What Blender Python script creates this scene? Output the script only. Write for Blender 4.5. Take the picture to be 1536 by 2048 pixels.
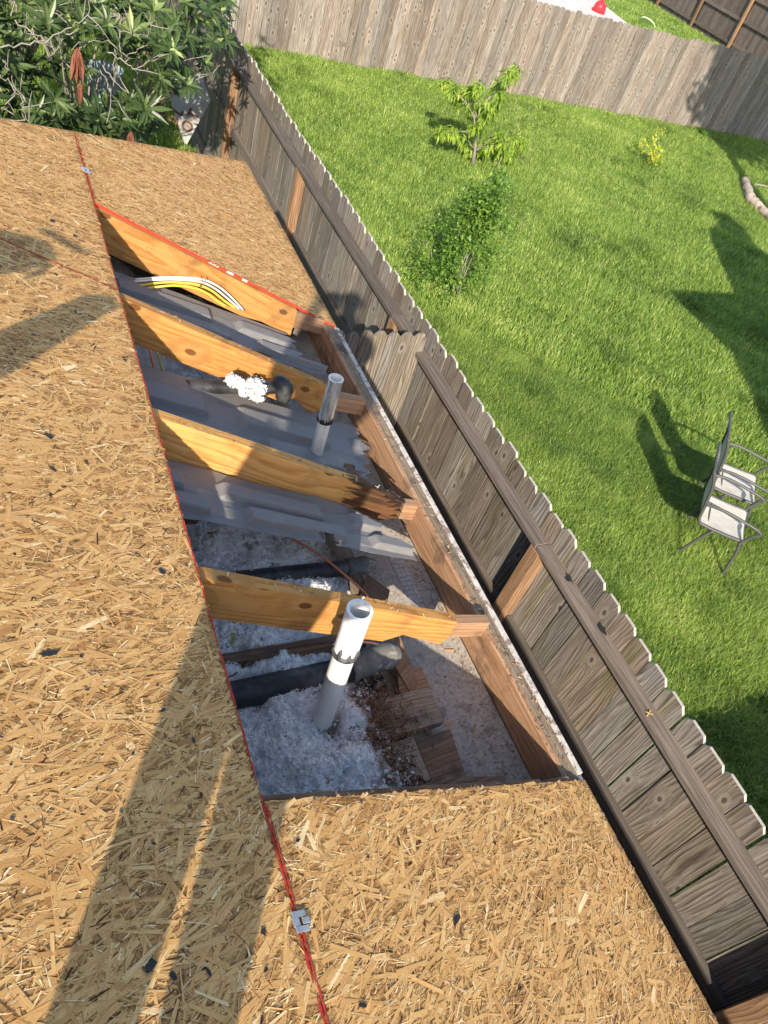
import bpy, bmesh, math, random
import numpy as np
from mathutils import Vector, Matrix, noise as mnoise
for o in list(bpy.data.objects): bpy.data.objects.remove(o)
scene = bpy.context.scene
C = scene.collection
rng = np.random.default_rng(7)
random.seed(11)
R = math.radians

# ------------------------------------------------------------------ camera
CAM = np.array([-1.5653, -0.5562, 2.0673]); YAW, PIT, ROL = 0.651, -0.7551, 0.381
F_PX = 1531.3
def cam_axes():
    ca, sa, cb, sb, cc, sc = math.cos(YAW), math.sin(YAW), math.cos(PIT), math.sin(PIT), math.cos(ROL), math.sin(ROL)
    fwd = np.array([sa*cb, ca*cb, sb]); r0 = np.array([ca, -sa, 0.0]); u0 = np.cross(r0, fwd)
    return cc*r0 + sc*u0, -sc*r0 + cc*u0, fwd
RT, UP, FW = cam_axes()
cd = bpy.data.cameras.new('camera'); cam = bpy.data.objects.new('camera', cd); C.objects.link(cam)
cam.matrix_world = Matrix(((RT[0], UP[0], -FW[0], CAM[0]), (RT[1], UP[1], -FW[1], CAM[1]), (RT[2], UP[2], -FW[2], CAM[2]), (0, 0, 0, 1)))
cd.sensor_fit = 'VERTICAL'; cd.sensor_height = 36; cd.lens = 36*F_PX/2048
cd.clip_start = 0.02; cd.clip_end = 500
scene.camera = cam
scene.render.resolution_x = 768; scene.render.resolution_y = 1024
# ------------------------------------------------------------------ light
SAZ, SEL = R(27.0), R(29.5)
SD = np.array([math.sin(SAZ)*math.cos(SEL), math.cos(SAZ)*math.cos(SEL), -math.sin(SEL)])   # way the light travels
w = bpy.data.worlds.new('World'); scene.world = w; w.use_nodes = True
nt = w.node_tree; bg = nt.nodes['Background']; sky = nt.nodes.new('ShaderNodeTexSky')
sky.sky_type = 'NISHITA'; sky.sun_disc = False; sky.sun_elevation = SEL; sky.sun_rotation = SAZ + math.pi
nt.links.new(sky.outputs[0], bg.inputs[0]); bg.inputs[1].default_value = 0.15
sl = bpy.data.lights.new('sun', 'SUN'); sl.energy = 4.6; sl.angle = R(0.53); sl.color = (1.0, 0.90, 0.76)
so = bpy.data.objects.new('sun', sl); C.objects.link(so)
so.rotation_euler = Vector(SD).to_track_quat('-Z', 'Y').to_euler(); so.location = (-6, -10, 9)
vs = scene.view_settings; vs.view_transform = 'Standard'; vs.look = 'None'; vs.exposure = 0.84; vs.gamma = 1

# ------------------------------------------------------------------ helpers
T = 0.4424; cT, sT = math.cos(T), math.sin(T); SL = math.tan(T); SP = 0.6096; GZ = -2.43
def RP(s, y, off=0.0): return (-s*cT + off*sT, y, s*sT + off*cT)
def ray(px, py): return FW + RT*(px-768)/F_PX - UP*(py-1024)/F_PX
def at_y(px, py, y): d = ray(px, py); return CAM + d*(y-CAM[1])/d[1]
def at_z(px, py, z): d = ray(px, py); return CAM + d*(z-CAM[2])/d[2]
def at_x(px, py, x): d = ray(px, py); return CAM + d*(x-CAM[0])/d[0]

def tag(o, label=None, cat=None, group=None, kind=None):
    if label: o['label'] = label
    if cat: o['category'] = cat
    if group: o['group'] = group
    if kind: o['kind'] = kind
    return o
def thing(name, label, cat, loc=(0, 0, 0), group=None):
    o = bpy.data.objects.new(name, None); C.objects.link(o); o.location = loc; o.empty_display_size = .1
    return tag(o, label, cat, group)

class MB:
    def __init__(s): s.v = []; s.f = []; s.uv = []; s.c = []; s.mi = []; s.sm = []
    def face(s, pts, uvs=None, col=(.5, .5, .5), mi=0, smooth=False):
        n = len(s.v); s.v += [tuple(p) for p in pts]; s.f.append(tuple(range(n, n+len(pts))))
        s.uv += (uvs or [(p[0], p[1]) for p in pts]); s.c += [col]*len(pts); s.mi.append(mi); s.sm.append(smooth)
    def box(s, c, L, W, H, col=None, mi=0, uo=None):
        """centre c, half vectors L (grain), W, H"""
        c, L, W, H = map(np.array, (c, L, W, H)); c = c.astype(float)
        col = col or (random.random(), random.random(), random.random()); uo = uo if uo is not None else (random.random()*9, random.random()*9)
        l, w_, h = np.linalg.norm(L), np.linalg.norm(W), np.linalg.norm(H)
        n = len(s.v)
        for a in (-1, 1):
            for b in (-1, 1):
                for d in (-1, 1): s.v.append(tuple(c + a*L + b*W + d*H))
        def q(ids, uvs):
            P = [np.array(s.v[n+i]) for i in ids]; nn = np.cross(P[1]-P[0], P[2]-P[0]); m = sum(P)/4 - c
            if nn@m < 0: ids = ids[::-1]; uvs = uvs[::-1]
            s.f.append(tuple(n+i for i in ids)); s.uv += [(u+uo[0], v+uo[1]) for u, v in uvs]; s.c += [col]*4; s.mi.append(mi); s.sm.append(False)
        # index = a*4+b*2+d
        q([0, 4, 6, 2], [(-w_, -l), (-w_, l), (w_, l), (w_, -l)]); q([1, 5, 7, 3], [(-w_+.3, -l), (-w_+.3, l), (w_+.3, l), (w_+.3, -l)])
        q([0, 4, 5, 1], [(-h+.6, -l), (-h+.6, l), (h+.6, l), (h+.6, -l)]); q([2, 6, 7, 3], [(-h+.9, -l), (-h+.9, l), (h+.9, l), (h+.9, -l)])
        q([0, 2, 3, 1], [(-h, -w_*.2), (h, -w_*.2), (h, w_*.2), (-h, w_*.2)]); q([4, 6, 7, 5], [(-h, -w_*.2), (h, -w_*.2), (h, w_*.2), (-h, w_*.2)])
    def bar(s, a, b, w_, h, up=(0, 0, 1), **k):
        a, b = np.array(a, float), np.array(b, float); d = b-a; L = d/2; dn = d/np.linalg.norm(d)
        W = np.cross(dn, up); W /= np.linalg.norm(W); H = np.cross(W, dn); s.box((a+b)/2, L, W*w_/2, H*h/2, **k)
    def aabb(s, x0, x1, y0, y1, z0, z1, grain='y', **k):
        c = ((x0+x1)/2, (y0+y1)/2, (z0+z1)/2); X, Y, Z = (abs(x1-x0)/2, 0, 0), (0, abs(y1-y0)/2, 0), (0, 0, abs(z1-z0)/2)
        o = {'x': (X, Y, Z), 'y': (Y, X, Z), 'z': (Z, X, Y)}[grain]; s.box(c, *o, **k)
    def prism(s, poly, axis_vec, col=None, mi=0, uvf=None, side_mi=None):
        """extrude closed planar polygon by axis_vec"""
        col = col or (random.random(), random.random(), random.random())
        P = [np.array(p, float) for p in poly]; A = np.array(axis_vec, float); Q = [p+A for p in P]
        uvf = uvf or (lambda p: (p[1], p[0]))
        nrm = sum((np.cross(P[i]-P[0], P[i+1]-P[0]) for i in range(1, len(P)-1)), np.zeros(3))
        if nrm@A > 0: P, Q = P[::-1], Q[::-1]
        s.face(P, [uvf(p) for p in P], col, mi); s.face(Q[::-1], [uvf(p) for p in Q[::-1]], col, mi)
        for i in range(len(P)):
            j = (i+1) % len(P); fc = [P[i], Q[i], Q[j], P[j]]
            e = np.linalg.norm(P[j]-P[i]); a = np.linalg.norm(A); b0 = uvf(P[i])[1]; b1 = uvf(P[j])[1]
            s.face(fc, [(3.1, b0), (3.1+a, b0), (3.1+a, b1), (3.1, b1)], col, (side_mi(P[i], P[j]) if callable(side_mi) else side_mi) if side_mi is not None else mi)
    def tube(s, pts, r, n=10, col=None, mi=0, caps=True, smooth=True, hollow=None):
        pts = [np.array(p, float) for p in pts]; rs = r if hasattr(r, '__len__') else [r]*len(pts)
        col = col or (random.random(), random.random(), random.random())
        ref = np.array([0, 0, 1.0]); base = len(s.v); acc = 0; prevU = None; vs_ = []
        for i, p in enumerate(pts):
            d = (pts[min(i+1, len(pts)-1)] - pts[max(i-1, 0)]); d = d/(np.linalg.norm(d)+1e-12)
            if prevU is None:
                a = ref if abs(d@ref) < .9 else np.array([1.0, 0, 0]); U = np.cross(d, a)
            else: U = prevU - d*(prevU@d)
            U /= np.linalg.norm(U)+1e-12; prevU = U; V = np.cross(d, U)
            if i: acc += np.linalg.norm(p-pts[i-1])
            vs_.append(acc)
            for k in range(n):
                t = 2*math.pi*k/n; s.v.append(tuple(p + rs[i]*(math.cos(t)*U + math.sin(t)*V)))
        for i in range(len(pts)-1):
            for k in range(n):
                a, b = base+i*n+k, base+i*n+(k+1) % n
                s.f.append((a, b, b+n, a+n)); rr = rs[i]*6.28/n
                s.uv += [(k*rr, vs_[i]), ((k+1)*rr, vs_[i]), ((k+1)*rr, vs_[i+1]), (k*rr, vs_[i+1])]; s.c += [col]*4; s.mi.append(mi); s.sm.append(smooth)
        if caps:
            for ring, rev in ((0, True), (len(pts)-1, False)):
                ids = [base+ring*n+k for k in range(n)]; ids = ids[::-1] if rev else ids
                s.f.append(tuple(ids)); s.uv += [(s.v[i][0], s.v[i][1]) for i in ids]; s.c += [col]*n; s.mi.append(mi); s.sm.append(False)
    def build(s, name, mats, parent=None, bevel=0, subsurf=0, loc=None):
        me = bpy.data.meshes.new(name); me.from_pydata(s.v, [], s.f)
        uvl = me.uv_layers.new(name='UVMap'); uvl.data.foreach_set('uv', np.array(s.uv, dtype=np.float32).ravel())
        ca = me.color_attributes.new('rnd', 'FLOAT_COLOR', 'CORNER'); c = np.ones((len(s.c), 4), dtype=np.float32); c[:, :3] = np.array(s.c, dtype=np.float32); ca.data.foreach_set('color', c.ravel())
        for m in (mats if isinstance(mats, (list, tuple)) else [mats]): me.materials.append(m)
        me.polygons.foreach_set('material_index', s.mi); me.polygons.foreach_set('use_smooth', s.sm); me.update()
        return link(name, me, parent, bevel, subsurf, loc)
def link(name, me, parent=None, bevel=0, subsurf=0, loc=None):
    o = bpy.data.objects.new(name, me); C.objects.link(o)
    if loc is not None:      # geometry was written in world space; move origin there
        me.transform(Matrix.Translation(-Vector(loc))); o.location = loc
    if parent is not None:
        o.parent = parent
        m = Matrix.Translation(parent.location)
        if parent.parent: m = Matrix.Translation(parent.parent.location) @ m
        o.matrix_parent_inverse = m.inverted()
    if bevel:
        b = o.modifiers.new('bevel', 'BEVEL'); b.width = bevel; b.segments = 2; b.limit_method = 'ANGLE'; b.angle_limit = R(40)
    if subsurf: b = o.modifiers.new('sub', 'SUBSURF'); b.levels = b.render_levels = subsurf
    return o
def mesh_np(name, V, nper, uv, col, mats, mi=None, smooth=False):
    """V: (F,nper,3) disconnected faces"""
    F = V.shape[0]; me = bpy.data.meshes.new(name)
    me.vertices.add(F*nper); me.vertices.foreach_set('co', V.astype(np.float32).ravel())
    me.loops.add(F*nper); me.loops.foreach_set('vertex_index', np.arange(F*nper, dtype=np.int32))
    me.polygons.add(F); me.polygons.foreach_set('loop_start', np.arange(0, F*nper, nper, dtype=np.int32))
    uvl = me.uv_layers.new(name='UVMap'); uvl.data.foreach_set('uv', uv.astype(np.float32).ravel())
    ca = me.color_attributes.new('rnd', 'FLOAT_COLOR', 'CORNER'); c = np.ones((F*nper, 4), dtype=np.float32); c[:, :3] = np.repeat(col, nper, axis=0) if col.shape[0] == F else col; ca.data.foreach_set('color', c.ravel())
    for m in (mats if isinstance(mats, (list, tuple)) else [mats]): me.materials.append(m)
    if mi is not None: me.polygons.foreach_set('material_index', mi.astype(np.int32))
    me.update(calc_edges=True); me.validate()
    return me

# ------------------------------------------------------------------ material toolkit
class NT:
    def __init__(s, name, rough=.7, spec=.3):
        s.m = bpy.data.materials.new(name); s.m.use_nodes = True; s.t = s.m.node_tree; s.b = s.t.nodes['Principled BSDF']
        s.b.inputs['Roughness'].default_value = rough; s.b.inputs['Specular IOR Level'].default_value = spec
    def n(s, t, **k):
        nd = s.t.nodes.new('ShaderNode'+t)
        for a, b in k.items(): setattr(nd, a, b)
        return nd
    def l(s, a, b): s.t.links.new(a, b)
    def set(s, inp, v):
        if hasattr(v, 'node'): s.l(v, inp)
        else: inp.default_value = v
    def math(s, op, a, b=0.0, c=None, clamp=False):
        nd = s.n('Math', operation=op); nd.use_clamp = clamp; s.set(nd.inputs[0], a); s.set(nd.inputs[1], b)
        if c is not None: s.set(nd.inputs[2], c)
        return nd.outputs[0]
    def vec(s, x, y, z=0.0):
        nd = s.n('CombineXYZ'); s.set(nd.inputs[0], x); s.set(nd.inputs[1], y); s.set(nd.inputs[2], z); return nd.outputs[0]
    def sep(s, v): nd = s.n('SeparateXYZ'); s.l(v, nd.inputs[0]); return nd.outputs
    def noise(s, v, scale=1.0, detail=3.0, rough=.55, dist=0.0):
        nd = s.n('TexNoise'); s.l(v, nd.inputs['Vector']); nd.inputs['Scale'].default_value = scale; nd.inputs['Detail'].default_value = detail
        nd.inputs['Roughness'].default_value = rough; nd.inputs['Distortion'].default_value = dist; return nd.outputs[0]
    def ramp(s, f, stops, interp='LINEAR'):
        nd = s.n('ValToRGB'); s.l(f, nd.inputs[0]); cr = nd.color_ramp; cr.interpolation = interp
        while len(cr.elements) > 1: cr.elements.remove(cr.elements[-1])
        cr.elements[0].position = stops[0][0]; cr.elements[0].color = (*stops[0][1], 1) if hasattr(stops[0][1], '__len__') else (stops[0][1],)*3+(1,)
        for p, c in stops[1:]:
            e = cr.elements.new(p); e.color = (*c, 1) if hasattr(c, '__len__') else (c, c, c, 1)
        return nd.outputs[0]
    def mr(s, v, a, b, c=0.0, d=1.0, smooth=True):
        nd = s.n('MapRange'); nd.interpolation_type = 'SMOOTHSTEP' if smooth else 'LINEAR'; s.set(nd.inputs[0], v)
        for i, x in enumerate((a, b, c, d)): nd.inputs[i+1].default_value = x
        return nd.outputs[0]
    def mix(s, f, a, b, mode='MIX'):
        nd = s.n('Mix', data_type='RGBA', blend_type=mode); s.set(nd.inputs[0], f)
        for inp, v in ((nd.inputs[6], a), (nd.inputs[7], b)):
            if hasattr(v, 'node'): s.l(v, inp)
            else: inp.default_value = (*v, 1)
        return nd.outputs[2]
    def bump(s, h, strength=.3, dist=.002):
        nd = s.n('Bump'); nd.inputs['Strength'].default_value = strength; nd.inputs['Distance'].default_value = dist; s.l(h, nd.inputs['Height']); s.l(nd.outputs[0], s.b.inputs['Normal'])
    def attr(s): a = s.n('Attribute'); a.attribute_name = 'rnd'; return s.sep(a.outputs['Color'])
    def uv(s): return s.n('TexCoord').outputs['UV']
    def obj(s): return s.n('TexCoord').outputs['Object']
    def color(s, c):
        if hasattr(c, 'node'): s.l(c, s.b.inputs['Base Color'])
        else: s.b.inputs['Base Color'].default_value = (*c, 1)
        return s
M = {}
def wood(name, dark, mid, light, tintA=None, tintB=None, ring=55, knot=.5, ksize=.011, rough=.75, rot=False, kx=6.5, ky=1.7, kcol=(.10, .045, .02), streak=.5, tintw=.6, bumpd=.0012, stain=0.0):
    m = NT(name, rough, .25); at = m.attr(); uv = m.sep(m.uv())
    u = m.math('ADD', uv[0], m.math('MULTIPLY', at[0], 17.0)); v = m.math('ADD', uv[1], m.math('MULTIPLY', at[1], 11.0))
    vo = m.n('TexVoronoi', voronoi_dimensions='2D', feature='F1'); vo.inputs['Scale'].default_value = 1.0
    m.l(m.vec(m.math('MULTIPLY', u, kx), m.math('MULTIPLY', v, ky)), vo.inputs['Vector'])
    pos = m.sep(vo.outputs['Position']); cc = m.sep(vo.outputs['Color'])
    dx = m.math('SUBTRACT', u, m.math('DIVIDE', pos[0], kx)); dy = m.math('MULTIPLY', m.math('SUBTRACT', v, m.math('DIVIDE', pos[1], ky)), .55)
    d = m.math('SQRT', m.math('ADD', m.math('MULTIPLY', dx, dx), m.math('MULTIPLY', dy, dy)))
    has = m.math('LESS_THAN', cc[0], knot)
    wrp = m.math('MULTIPLY', m.mr(d, 0.0, .055, 1.0, 0.0), has)
    n1 = m.noise(m.vec(m.math('MULTIPLY', u, 5.0), m.math('MULTIPLY', v, .7)), 1.0, 2.0)
    n2 = m.noise(m.vec(m.math('MULTIPLY', u, 26.0), m.math('MULTIPLY', v, 1.6)), 1.0, 3.0)
    base = m.math('ADD', m.math('MULTIPLY', u, float(ring)), m.math('ADD', m.math('MULTIPLY', n1, 10.0), m.math('MULTIPLY', n2, 1.2)))
    kn = m.math('MULTIPLY', d, ring*2.6)
    wv = m.math('ADD', m.math('MULTIPLY', base, m.math('SUBTRACT', 1.0, wrp)), m.math('MULTIPLY', kn, wrp))
    fr = m.math('FRACT', wv); rg = m.ramp(fr, [(0, 0.05), (.3, .6), (.7, .9), (.88, .8), (1, .05)])
    st = m.noise(m.vec(m.math('MULTIPLY', u, 330.0), m.math('MULTIPLY', v, 7.0)), 1.0, 4.0, .65)
    st2 = m.noise(m.vec(m.math('MULTIPLY', u, 60.0), m.math('MULTIPLY', v, 2.2)), 1.0, 3.0, .6)
    f = m.math('ADD', m.math('MULTIPLY', rg, 1-streak), m.math('MULTIPLY', m.mr(m.math('ADD', m.math('MULTIPLY', st, .5), m.math('MULTIPLY', st2, .5)), .36, .64), streak))
    col = m.ramp(f, [(0, dark), (.5, mid), (1, light)])
    if tintA: col = m.mix(m.math('MULTIPLY', at[2], tintw), col, m.mix(1.0, col, tintA, 'MULTIPLY'))
    if tintB:
        g = m.noise(m.vec(m.math('MULTIPLY', u, 9.0), m.math('MULTIPLY', v, .9)), 1.0, 3.0); col = m.mix(m.mr(g, .52, .72, 0, tintw), col, m.mix(1.0, col, tintB, 'MULTIPLY'))
    col = m.mix(m.math('MULTIPLY', m.mr(d, ksize*2.4, ksize*1.2, 0.0, .35), has), col, light)
    col = m.mix(m.math('MULTIPLY', m.mr(d, ksize, ksize*.6, 0.0, .85), has), col, kcol)
    val = m.math('ADD', .72, m.math('MULTIPLY', at[0], .5)); col = m.mix(1.0, col, m.vec(val, val, val), 'MULTIPLY')
    if stain:
        g = m.noise(m.obj(), 7.0, 5.0, .65); col = m.mix(m.mr(g, .5, .66, 0, stain), col, (.06, .045, .035))
    if rot:
        ox = m.sep(m.obj())[0]; nz = m.noise(m.vec(m.math('MULTIPLY', ox, 9.0), 0.0, m.math('MULTIPLY', m.math('ADD', u, m.math('MULTIPLY', v, .02)), 70.0)), 1.0, 3.0, .6)
        e = m.math('ADD', ox, m.math('MULTIPLY', nz, .34)); col = m.mix(m.mr(e, -.275, -.215, 0, .95), col, m.mix(m.mr(st2, .35, .7), (.018, .010, .007), (.13, .055, .025)))
    m.color(col); m.bump(f, .6, bumpd); M[name] = m.m; return m
# fresh pine rafters, weathered fence, etc.
wood('pine', (.40, .16, .035), (.60, .29, .08), (.72, .41, .14), ring=30, knot=.95, ksize=.016, kcol=(.16, .045, .012), streak=.35, tintA=(.9, .8, .7), kx=6, ky=2.6, stain=.35)
wood('pine_rot', (.40, .16, .035), (.60, .29, .08), (.72, .41, .14), ring=30, knot=.95, ksize=.018, kcol=(.12, .035, .012), streak=.35, kx=5, ky=2.4, stain=.2, rot=True)
wood('pine_old', (.14, .075, .04), (.25, .14, .08), (.36, .235, .15), ring=50, knot=.15, streak=.5, tintA=(.75, .75, .75), stain=.6)
wood('fascia_wood', (.19, .10, .055), (.33, .185, .10), (.44, .28, .165), ring=40, knot=.12, streak=.6, stain=.55)
wood('block_wood', (.12, .085, .055), (.25, .19, .13), (.38, .30, .21), ring=60, knot=.1, streak=.6, stain=.8)
wood('fence_far', (.06, .047, .038), (.20, .175, .15), (.37, .34, .30), tintA=(1.0, .84, .72), tintB=(.66, .57, .50), ring=42, knot=.95, ksize=.021, kcol=(.09, .055, .04), streak=.62, kx=5.5, ky=2.1)
wood('fence_near', (.034, .029, .025), (.165, .148, .128), (.35, .33, .295), tintA=(.95, .76, .58), tintB=(.72, .80, .42), ring=46, knot=.5, ksize=.014, kcol=(.06, .035, .02), streak=.45, kx=6.0, ky=1.9)
wood('fence_rail', (.065, .054, .045), (.145, .125, .107), (.24, .21, .185), tintA=(.95, .85, .76), ring=75, knot=.1, streak=.6, kx=8, ky=1.0)
wood('post_wood', (.09, .05, .028), (.22, .125, .068), (.36, .225, .13), tintA=(.8, .85, .9), ring=40, knot=.3, streak=.5, kcol=(.1, .05, .02))
wood('fence_dark', (.045, .036, .032), (.10, .082, .072), (.19, .165, .145), tintA=(.9, .8, .7), ring=45, knot=.5, streak=.6)

def plain(name, col, rough=.6, spec=.3, var=.15, scale=30.0, metal=0.0, bump=0.0, dirt=None, dscale=6.0, dlo=.5, dhi=.7, coord='obj'):
    m = NT(name, rough, spec); n_ = m.noise(m.obj(), scale, 4.0, .6)
    f = m.mr(n_, .3, .7, 1-var, 1+var, smooth=False); c = m.mix(1.0, col, m.vec(f, f, f), 'MULTIPLY')
    if dirt: c = m.mix(m.mr(m.noise(m.obj(), dscale, 5.0, .65), dlo, dhi, 0, .85), c, dirt)
    m.color(c); m.b.inputs['Metallic'].default_value = metal
    if bump: m.bump(n_, .6, bump)
    M[name] = m.m; return m
plain('white_paint', (.66, .63, .57), .5, var=.08, dirt=(.2, .18, .15), dscale=14, dlo=.56, dhi=.66)
plain('white_dusty', (.52, .47, .41), .7, var=.15, scale=40, dirt=(.16, .12, .09), dscale=30, dlo=.48, dhi=.62)
plain('pvc', (.80, .79, .74), .32, .5, var=.04, scale=12, dirt=(.55, .52, .45), dscale=9, dlo=.55, dhi=.8)
plain('pvc_grey', (.56, .58, .56), .35, .5, var=.05, scale=12)
plain('tar', (.022, .022, .024), .55, .4, var=.4, scale=60, bump=.002)
plain('tar_grey', (.08, .08, .08), .6, .4, var=.4, scale=60, bump=.002)
m = NT('pipe_paint', .5, .3); uv = m.sep(m.uv()); g = m.noise(m.vec(m.math('MULTIPLY', uv[0], 260.0), m.math('MULTIPLY', uv[1], 14.0)), 1.0, 4.0, .6)
m.color(m.mix(m.mr(g, .56, .66), (.78, .77, .75), (.30, .29, .29))); m.bump(g, .5, .001); M['pipe_paint'] = m.m
m = NT('foil', .22, .6); uv = m.sep(m.uv()); m.b.inputs['Metallic'].default_value = .75
g = m.noise(m.vec(m.math('MULTIPLY', uv[0], 90.0), m.math('MULTIPLY', uv[1], 9.0)), 1.0, 3.0, .6)
m.color(m.mix(m.mr(g, .45, .62), (.80, .84, .86), (.42, .48, .52))); m.bump(g, .8, .003); M['foil'] = m.m
plain('baffle', (.20, .193, .188), .6, .3, var=.12, scale=300, dirt=(.36, .32, .27), dscale=9, dlo=.55, dhi=.8, bump=.0006)
plain('duct', (.026, .027, .029), .5, .4, var=.5, scale=18, dirt=(.13, .12, .105), dscale=11, dlo=.47, dhi=.75, bump=.003)
plain('duct_dusty', (.15, .15, .135), .8, .2, var=.35, scale=16, dirt=(.36, .34, .30), dscale=14, dlo=.56, dhi=.7, bump=.006)
plain('copper', (.60, .20, .10), .45, .4, var=.15, scale=20)
plain('brown_cable', (.10, .05, .035), .5, .4, var=.2)
plain('yellow_cable', (.80, .58, .06), .42, .4, var=.08)
plain('white_cable', (.76, .75, .68), .42, .4, var=.06)
plain('green_strap', (.34, .32, .06), .6, .3, var=.1)
plain('red_edge', (.62, .055, .028), .7, .2, var=.25, scale=90)
plain('nail', (.09, .085, .08), .5, .4, var=.3)
plain('red_chalk', (.46, .05, .035), .9, .1, var=.35, scale=120)
plain('galv', (.42, .45, .48), .38, .5, var=.2, scale=60, metal=.55)
plain('soffit', (.37, .33, .275), .9, .15, var=.22, scale=90, dirt=(.17, .135, .11), dscale=22, dlo=.50, dhi=.74, bump=.0015)
plain('drywall', (.35, .33, .30), .9, var=.2, scale=8)
plain('brick', (.28, .14, .10), .9, var=.3, scale=9)
plain('shingle', (.10, .09, .085), .95, var=.3, scale=25)
plain('concrete', (.58, .54, .50), .9, var=.1, scale=3)
plain('chair_frame', (.075, .075, .072), .45, .4, var=.12)
m = NT('sling', .75, .2); uv = m.sep(m.uv()); g = m.math('MULTIPLY', m.math('SINE', m.math('MULTIPLY', uv[0], 420.0)), m.math('SINE', m.math('MULTIPLY', uv[1], 420.0)))
gg = m.noise(m.vec(m.math('MULTIPLY', uv[0], 60.0), m.math('MULTIPLY', uv[1], 9.0)), 1.0, 3.0)
m.color(m.mix(m.mr(m.math('ADD', m.math('MULTIPLY', g, .25), gg), .3, .8), (.47, .45, .40), (.68, .66, .60))); M['sling'] = m.m
plain('red_plastic', (.68, .03, .04), .4, var=.05); plain('lime_plastic', (.55, .72, .35), .5, var=.05)
plain('skin', (.42, .24, .16), .6, var=.05); plain('shirt', (.10, .13, .22), .85, var=.1); plain('jeans', (.05, .07, .13), .9, var=.2)
plain('boot', (.12, .07, .04), .8, var=.2); plain('hair', (.03, .02, .015), .6, var=.2); plain('phone', (.02, .02, .022), .3, .5, var=.05); plain('cap', (.25, .05, .04), .8, var=.1)
plain('bark', (.30, .27, .235), .9, var=.3, scale=40, dirt=(.12, .10, .08), dscale=20, bump=.004); plain('bark_pale', (.27, .245, .21), .9, var=.2, scale=60, dirt=(.2, .17, .14), dscale=30)
plain('log', (.50, .40, .31), .9, var=.25, scale=8, dirt=(.14, .10, .07), dscale=5, dlo=.5, dhi=.6, bump=.02)
plain('board_paint', (.40, .41, .38), .7, var=.1, scale=10, dirt=(.24, .17, .12), dscale=6, dlo=.5, dhi=.75); plain('rust', (.14, .07, .045), .9, var=.3)
plain('bin', (.30, .38, .40), .6, var=.1)
# insulation
m = NT('insulation', 1.0, .05); at = m.attr(); n_ = m.noise(m.obj(), 70.0, 5.0, .7); n2 = m.noise(m.obj(), 9.0, 4.0, .6)
c = m.mix(m.mr(n_, .35, .65), (.66, .66, .64), (.88, .88, .86)); c = m.mix(m.mr(n2, .45, .75, 0, .4), c, (.50, .43, .36))
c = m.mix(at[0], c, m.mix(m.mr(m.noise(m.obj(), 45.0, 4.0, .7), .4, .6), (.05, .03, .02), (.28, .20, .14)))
m.color(c); m.b.inputs['Subsurface Weight'].default_value = 0.0; m.bump(n_, .5, .006); M['insulation'] = m.m
m = NT('debris', .9, .1); at = m.attr(); m.color(m.ramp(at[0], [(0, (.035, .018, .01)), (.35, (.12, .06, .03)), (.7, (.30, .16, .075)), (.92, (.55, .34, .16)), (1, (.7, .6, .45))])); M['debris'] = m.m
# OSB flake material
m = NT('osb', .72, .22); at = m.attr(); uv = m.sep(m.uv()); ub = m.math('ADD', uv[0], m.math('MULTIPLY', at[1], 31.0)); vb = m.math('ADD', uv[1], m.math('MULTIPLY', at[2], 13.0))
st = m.noise(m.vec(m.math('MULTIPLY', ub, 620.0), m.math('MULTIPLY', vb, 16.0)), 1.0, 3.0, .6)
c = m.ramp(at[0], [(0, (.09, .035, .012)), (.12, (.38, .175, .055)), (.38, (.62, .335, .115)), (.74, (.75, .455, .175)), (1, (.94, .73, .41))])
f = m.mr(st, .32, .68, .74, 1.2, smooth=False); c = m.mix(1.0, c, m.vec(f, f, f), 'MULTIPLY')
n2 = m.noise(m.obj(), 2.6, 5.0, .6); c = m.mix(m.mr(n2, .56, .8, 0, .20), c, (.46, .21, .08))
n3 = m.noise(m.obj(), 260.0, 2.0, .5); c = m.mix(m.mr(n3, .66, .72, 0, .75), c, (.09, .045, .02))
sx = m.sep(m.obj()); wn = m.noise(m.obj(), 16.0, 5.0, .7); we = m.math('ADD', m.math('MULTIPLY', sx[0], 5.5), wn)     # weather-blackened strip along the eave edge
c = m.mix(m.mr(we, .30, .56, 0, .72), c, (.075, .055, .045))
m.color(c); m.bump(st, .35, .0006); M['osb'] = m.m
m = NT('osb_base', .8, .15); o_ = m.obj(); sp = m.sep(o_)
n_ = m.noise(m.vec(m.math('MULTIPLY', sp[0], 60.0), m.math('MULTIPLY', sp[1], 160.0), m.math('MULTIPLY', sp[2], 60.0)), 1.0, 4.0, .7)
m.color(m.ramp(n_, [(.3, (.10, .045, .015)), (.5, (.40, .21, .075)), (.7, (.62, .38, .15))])); M['osb_base'] = m.m
# foliage
def leafmat(name, stops, trans=.35, rough=.45, tcol=None, spec=.35):
    m = NT(name, rough, spec); at = m.attr(); c = m.ramp(at[0], stops); m.color(c)
    tr = m.n('BsdfTranslucent'); m.l(m.mix(1.0, c, tcol or (1.5, 1.7, .8), 'MULTIPLY'), tr.inputs[0]); mx = m.n('MixShader'); mx.inputs[0].default_value = trans
    m.l(m.b.outputs[0], mx.inputs[1]); m.l(tr.outputs[0], mx.inputs[2]); m.l(mx.outputs[0], m.t.nodes['Material Output'].inputs[0]); M[name] = m.m
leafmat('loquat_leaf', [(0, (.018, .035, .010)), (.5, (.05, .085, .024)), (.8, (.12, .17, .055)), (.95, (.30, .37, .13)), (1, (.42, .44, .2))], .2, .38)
leafmat('dead_leaf', [(0, (.14, .05, .03)), (1, (.34, .13, .08))], .2, .8, (1.2, .8, .6))
leafmat('peach_leaf', [(0, (.10, .18, .03)), (.6, (.26, .37, .05)), (1, (.48, .54, .10))], .4, .45)
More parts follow.
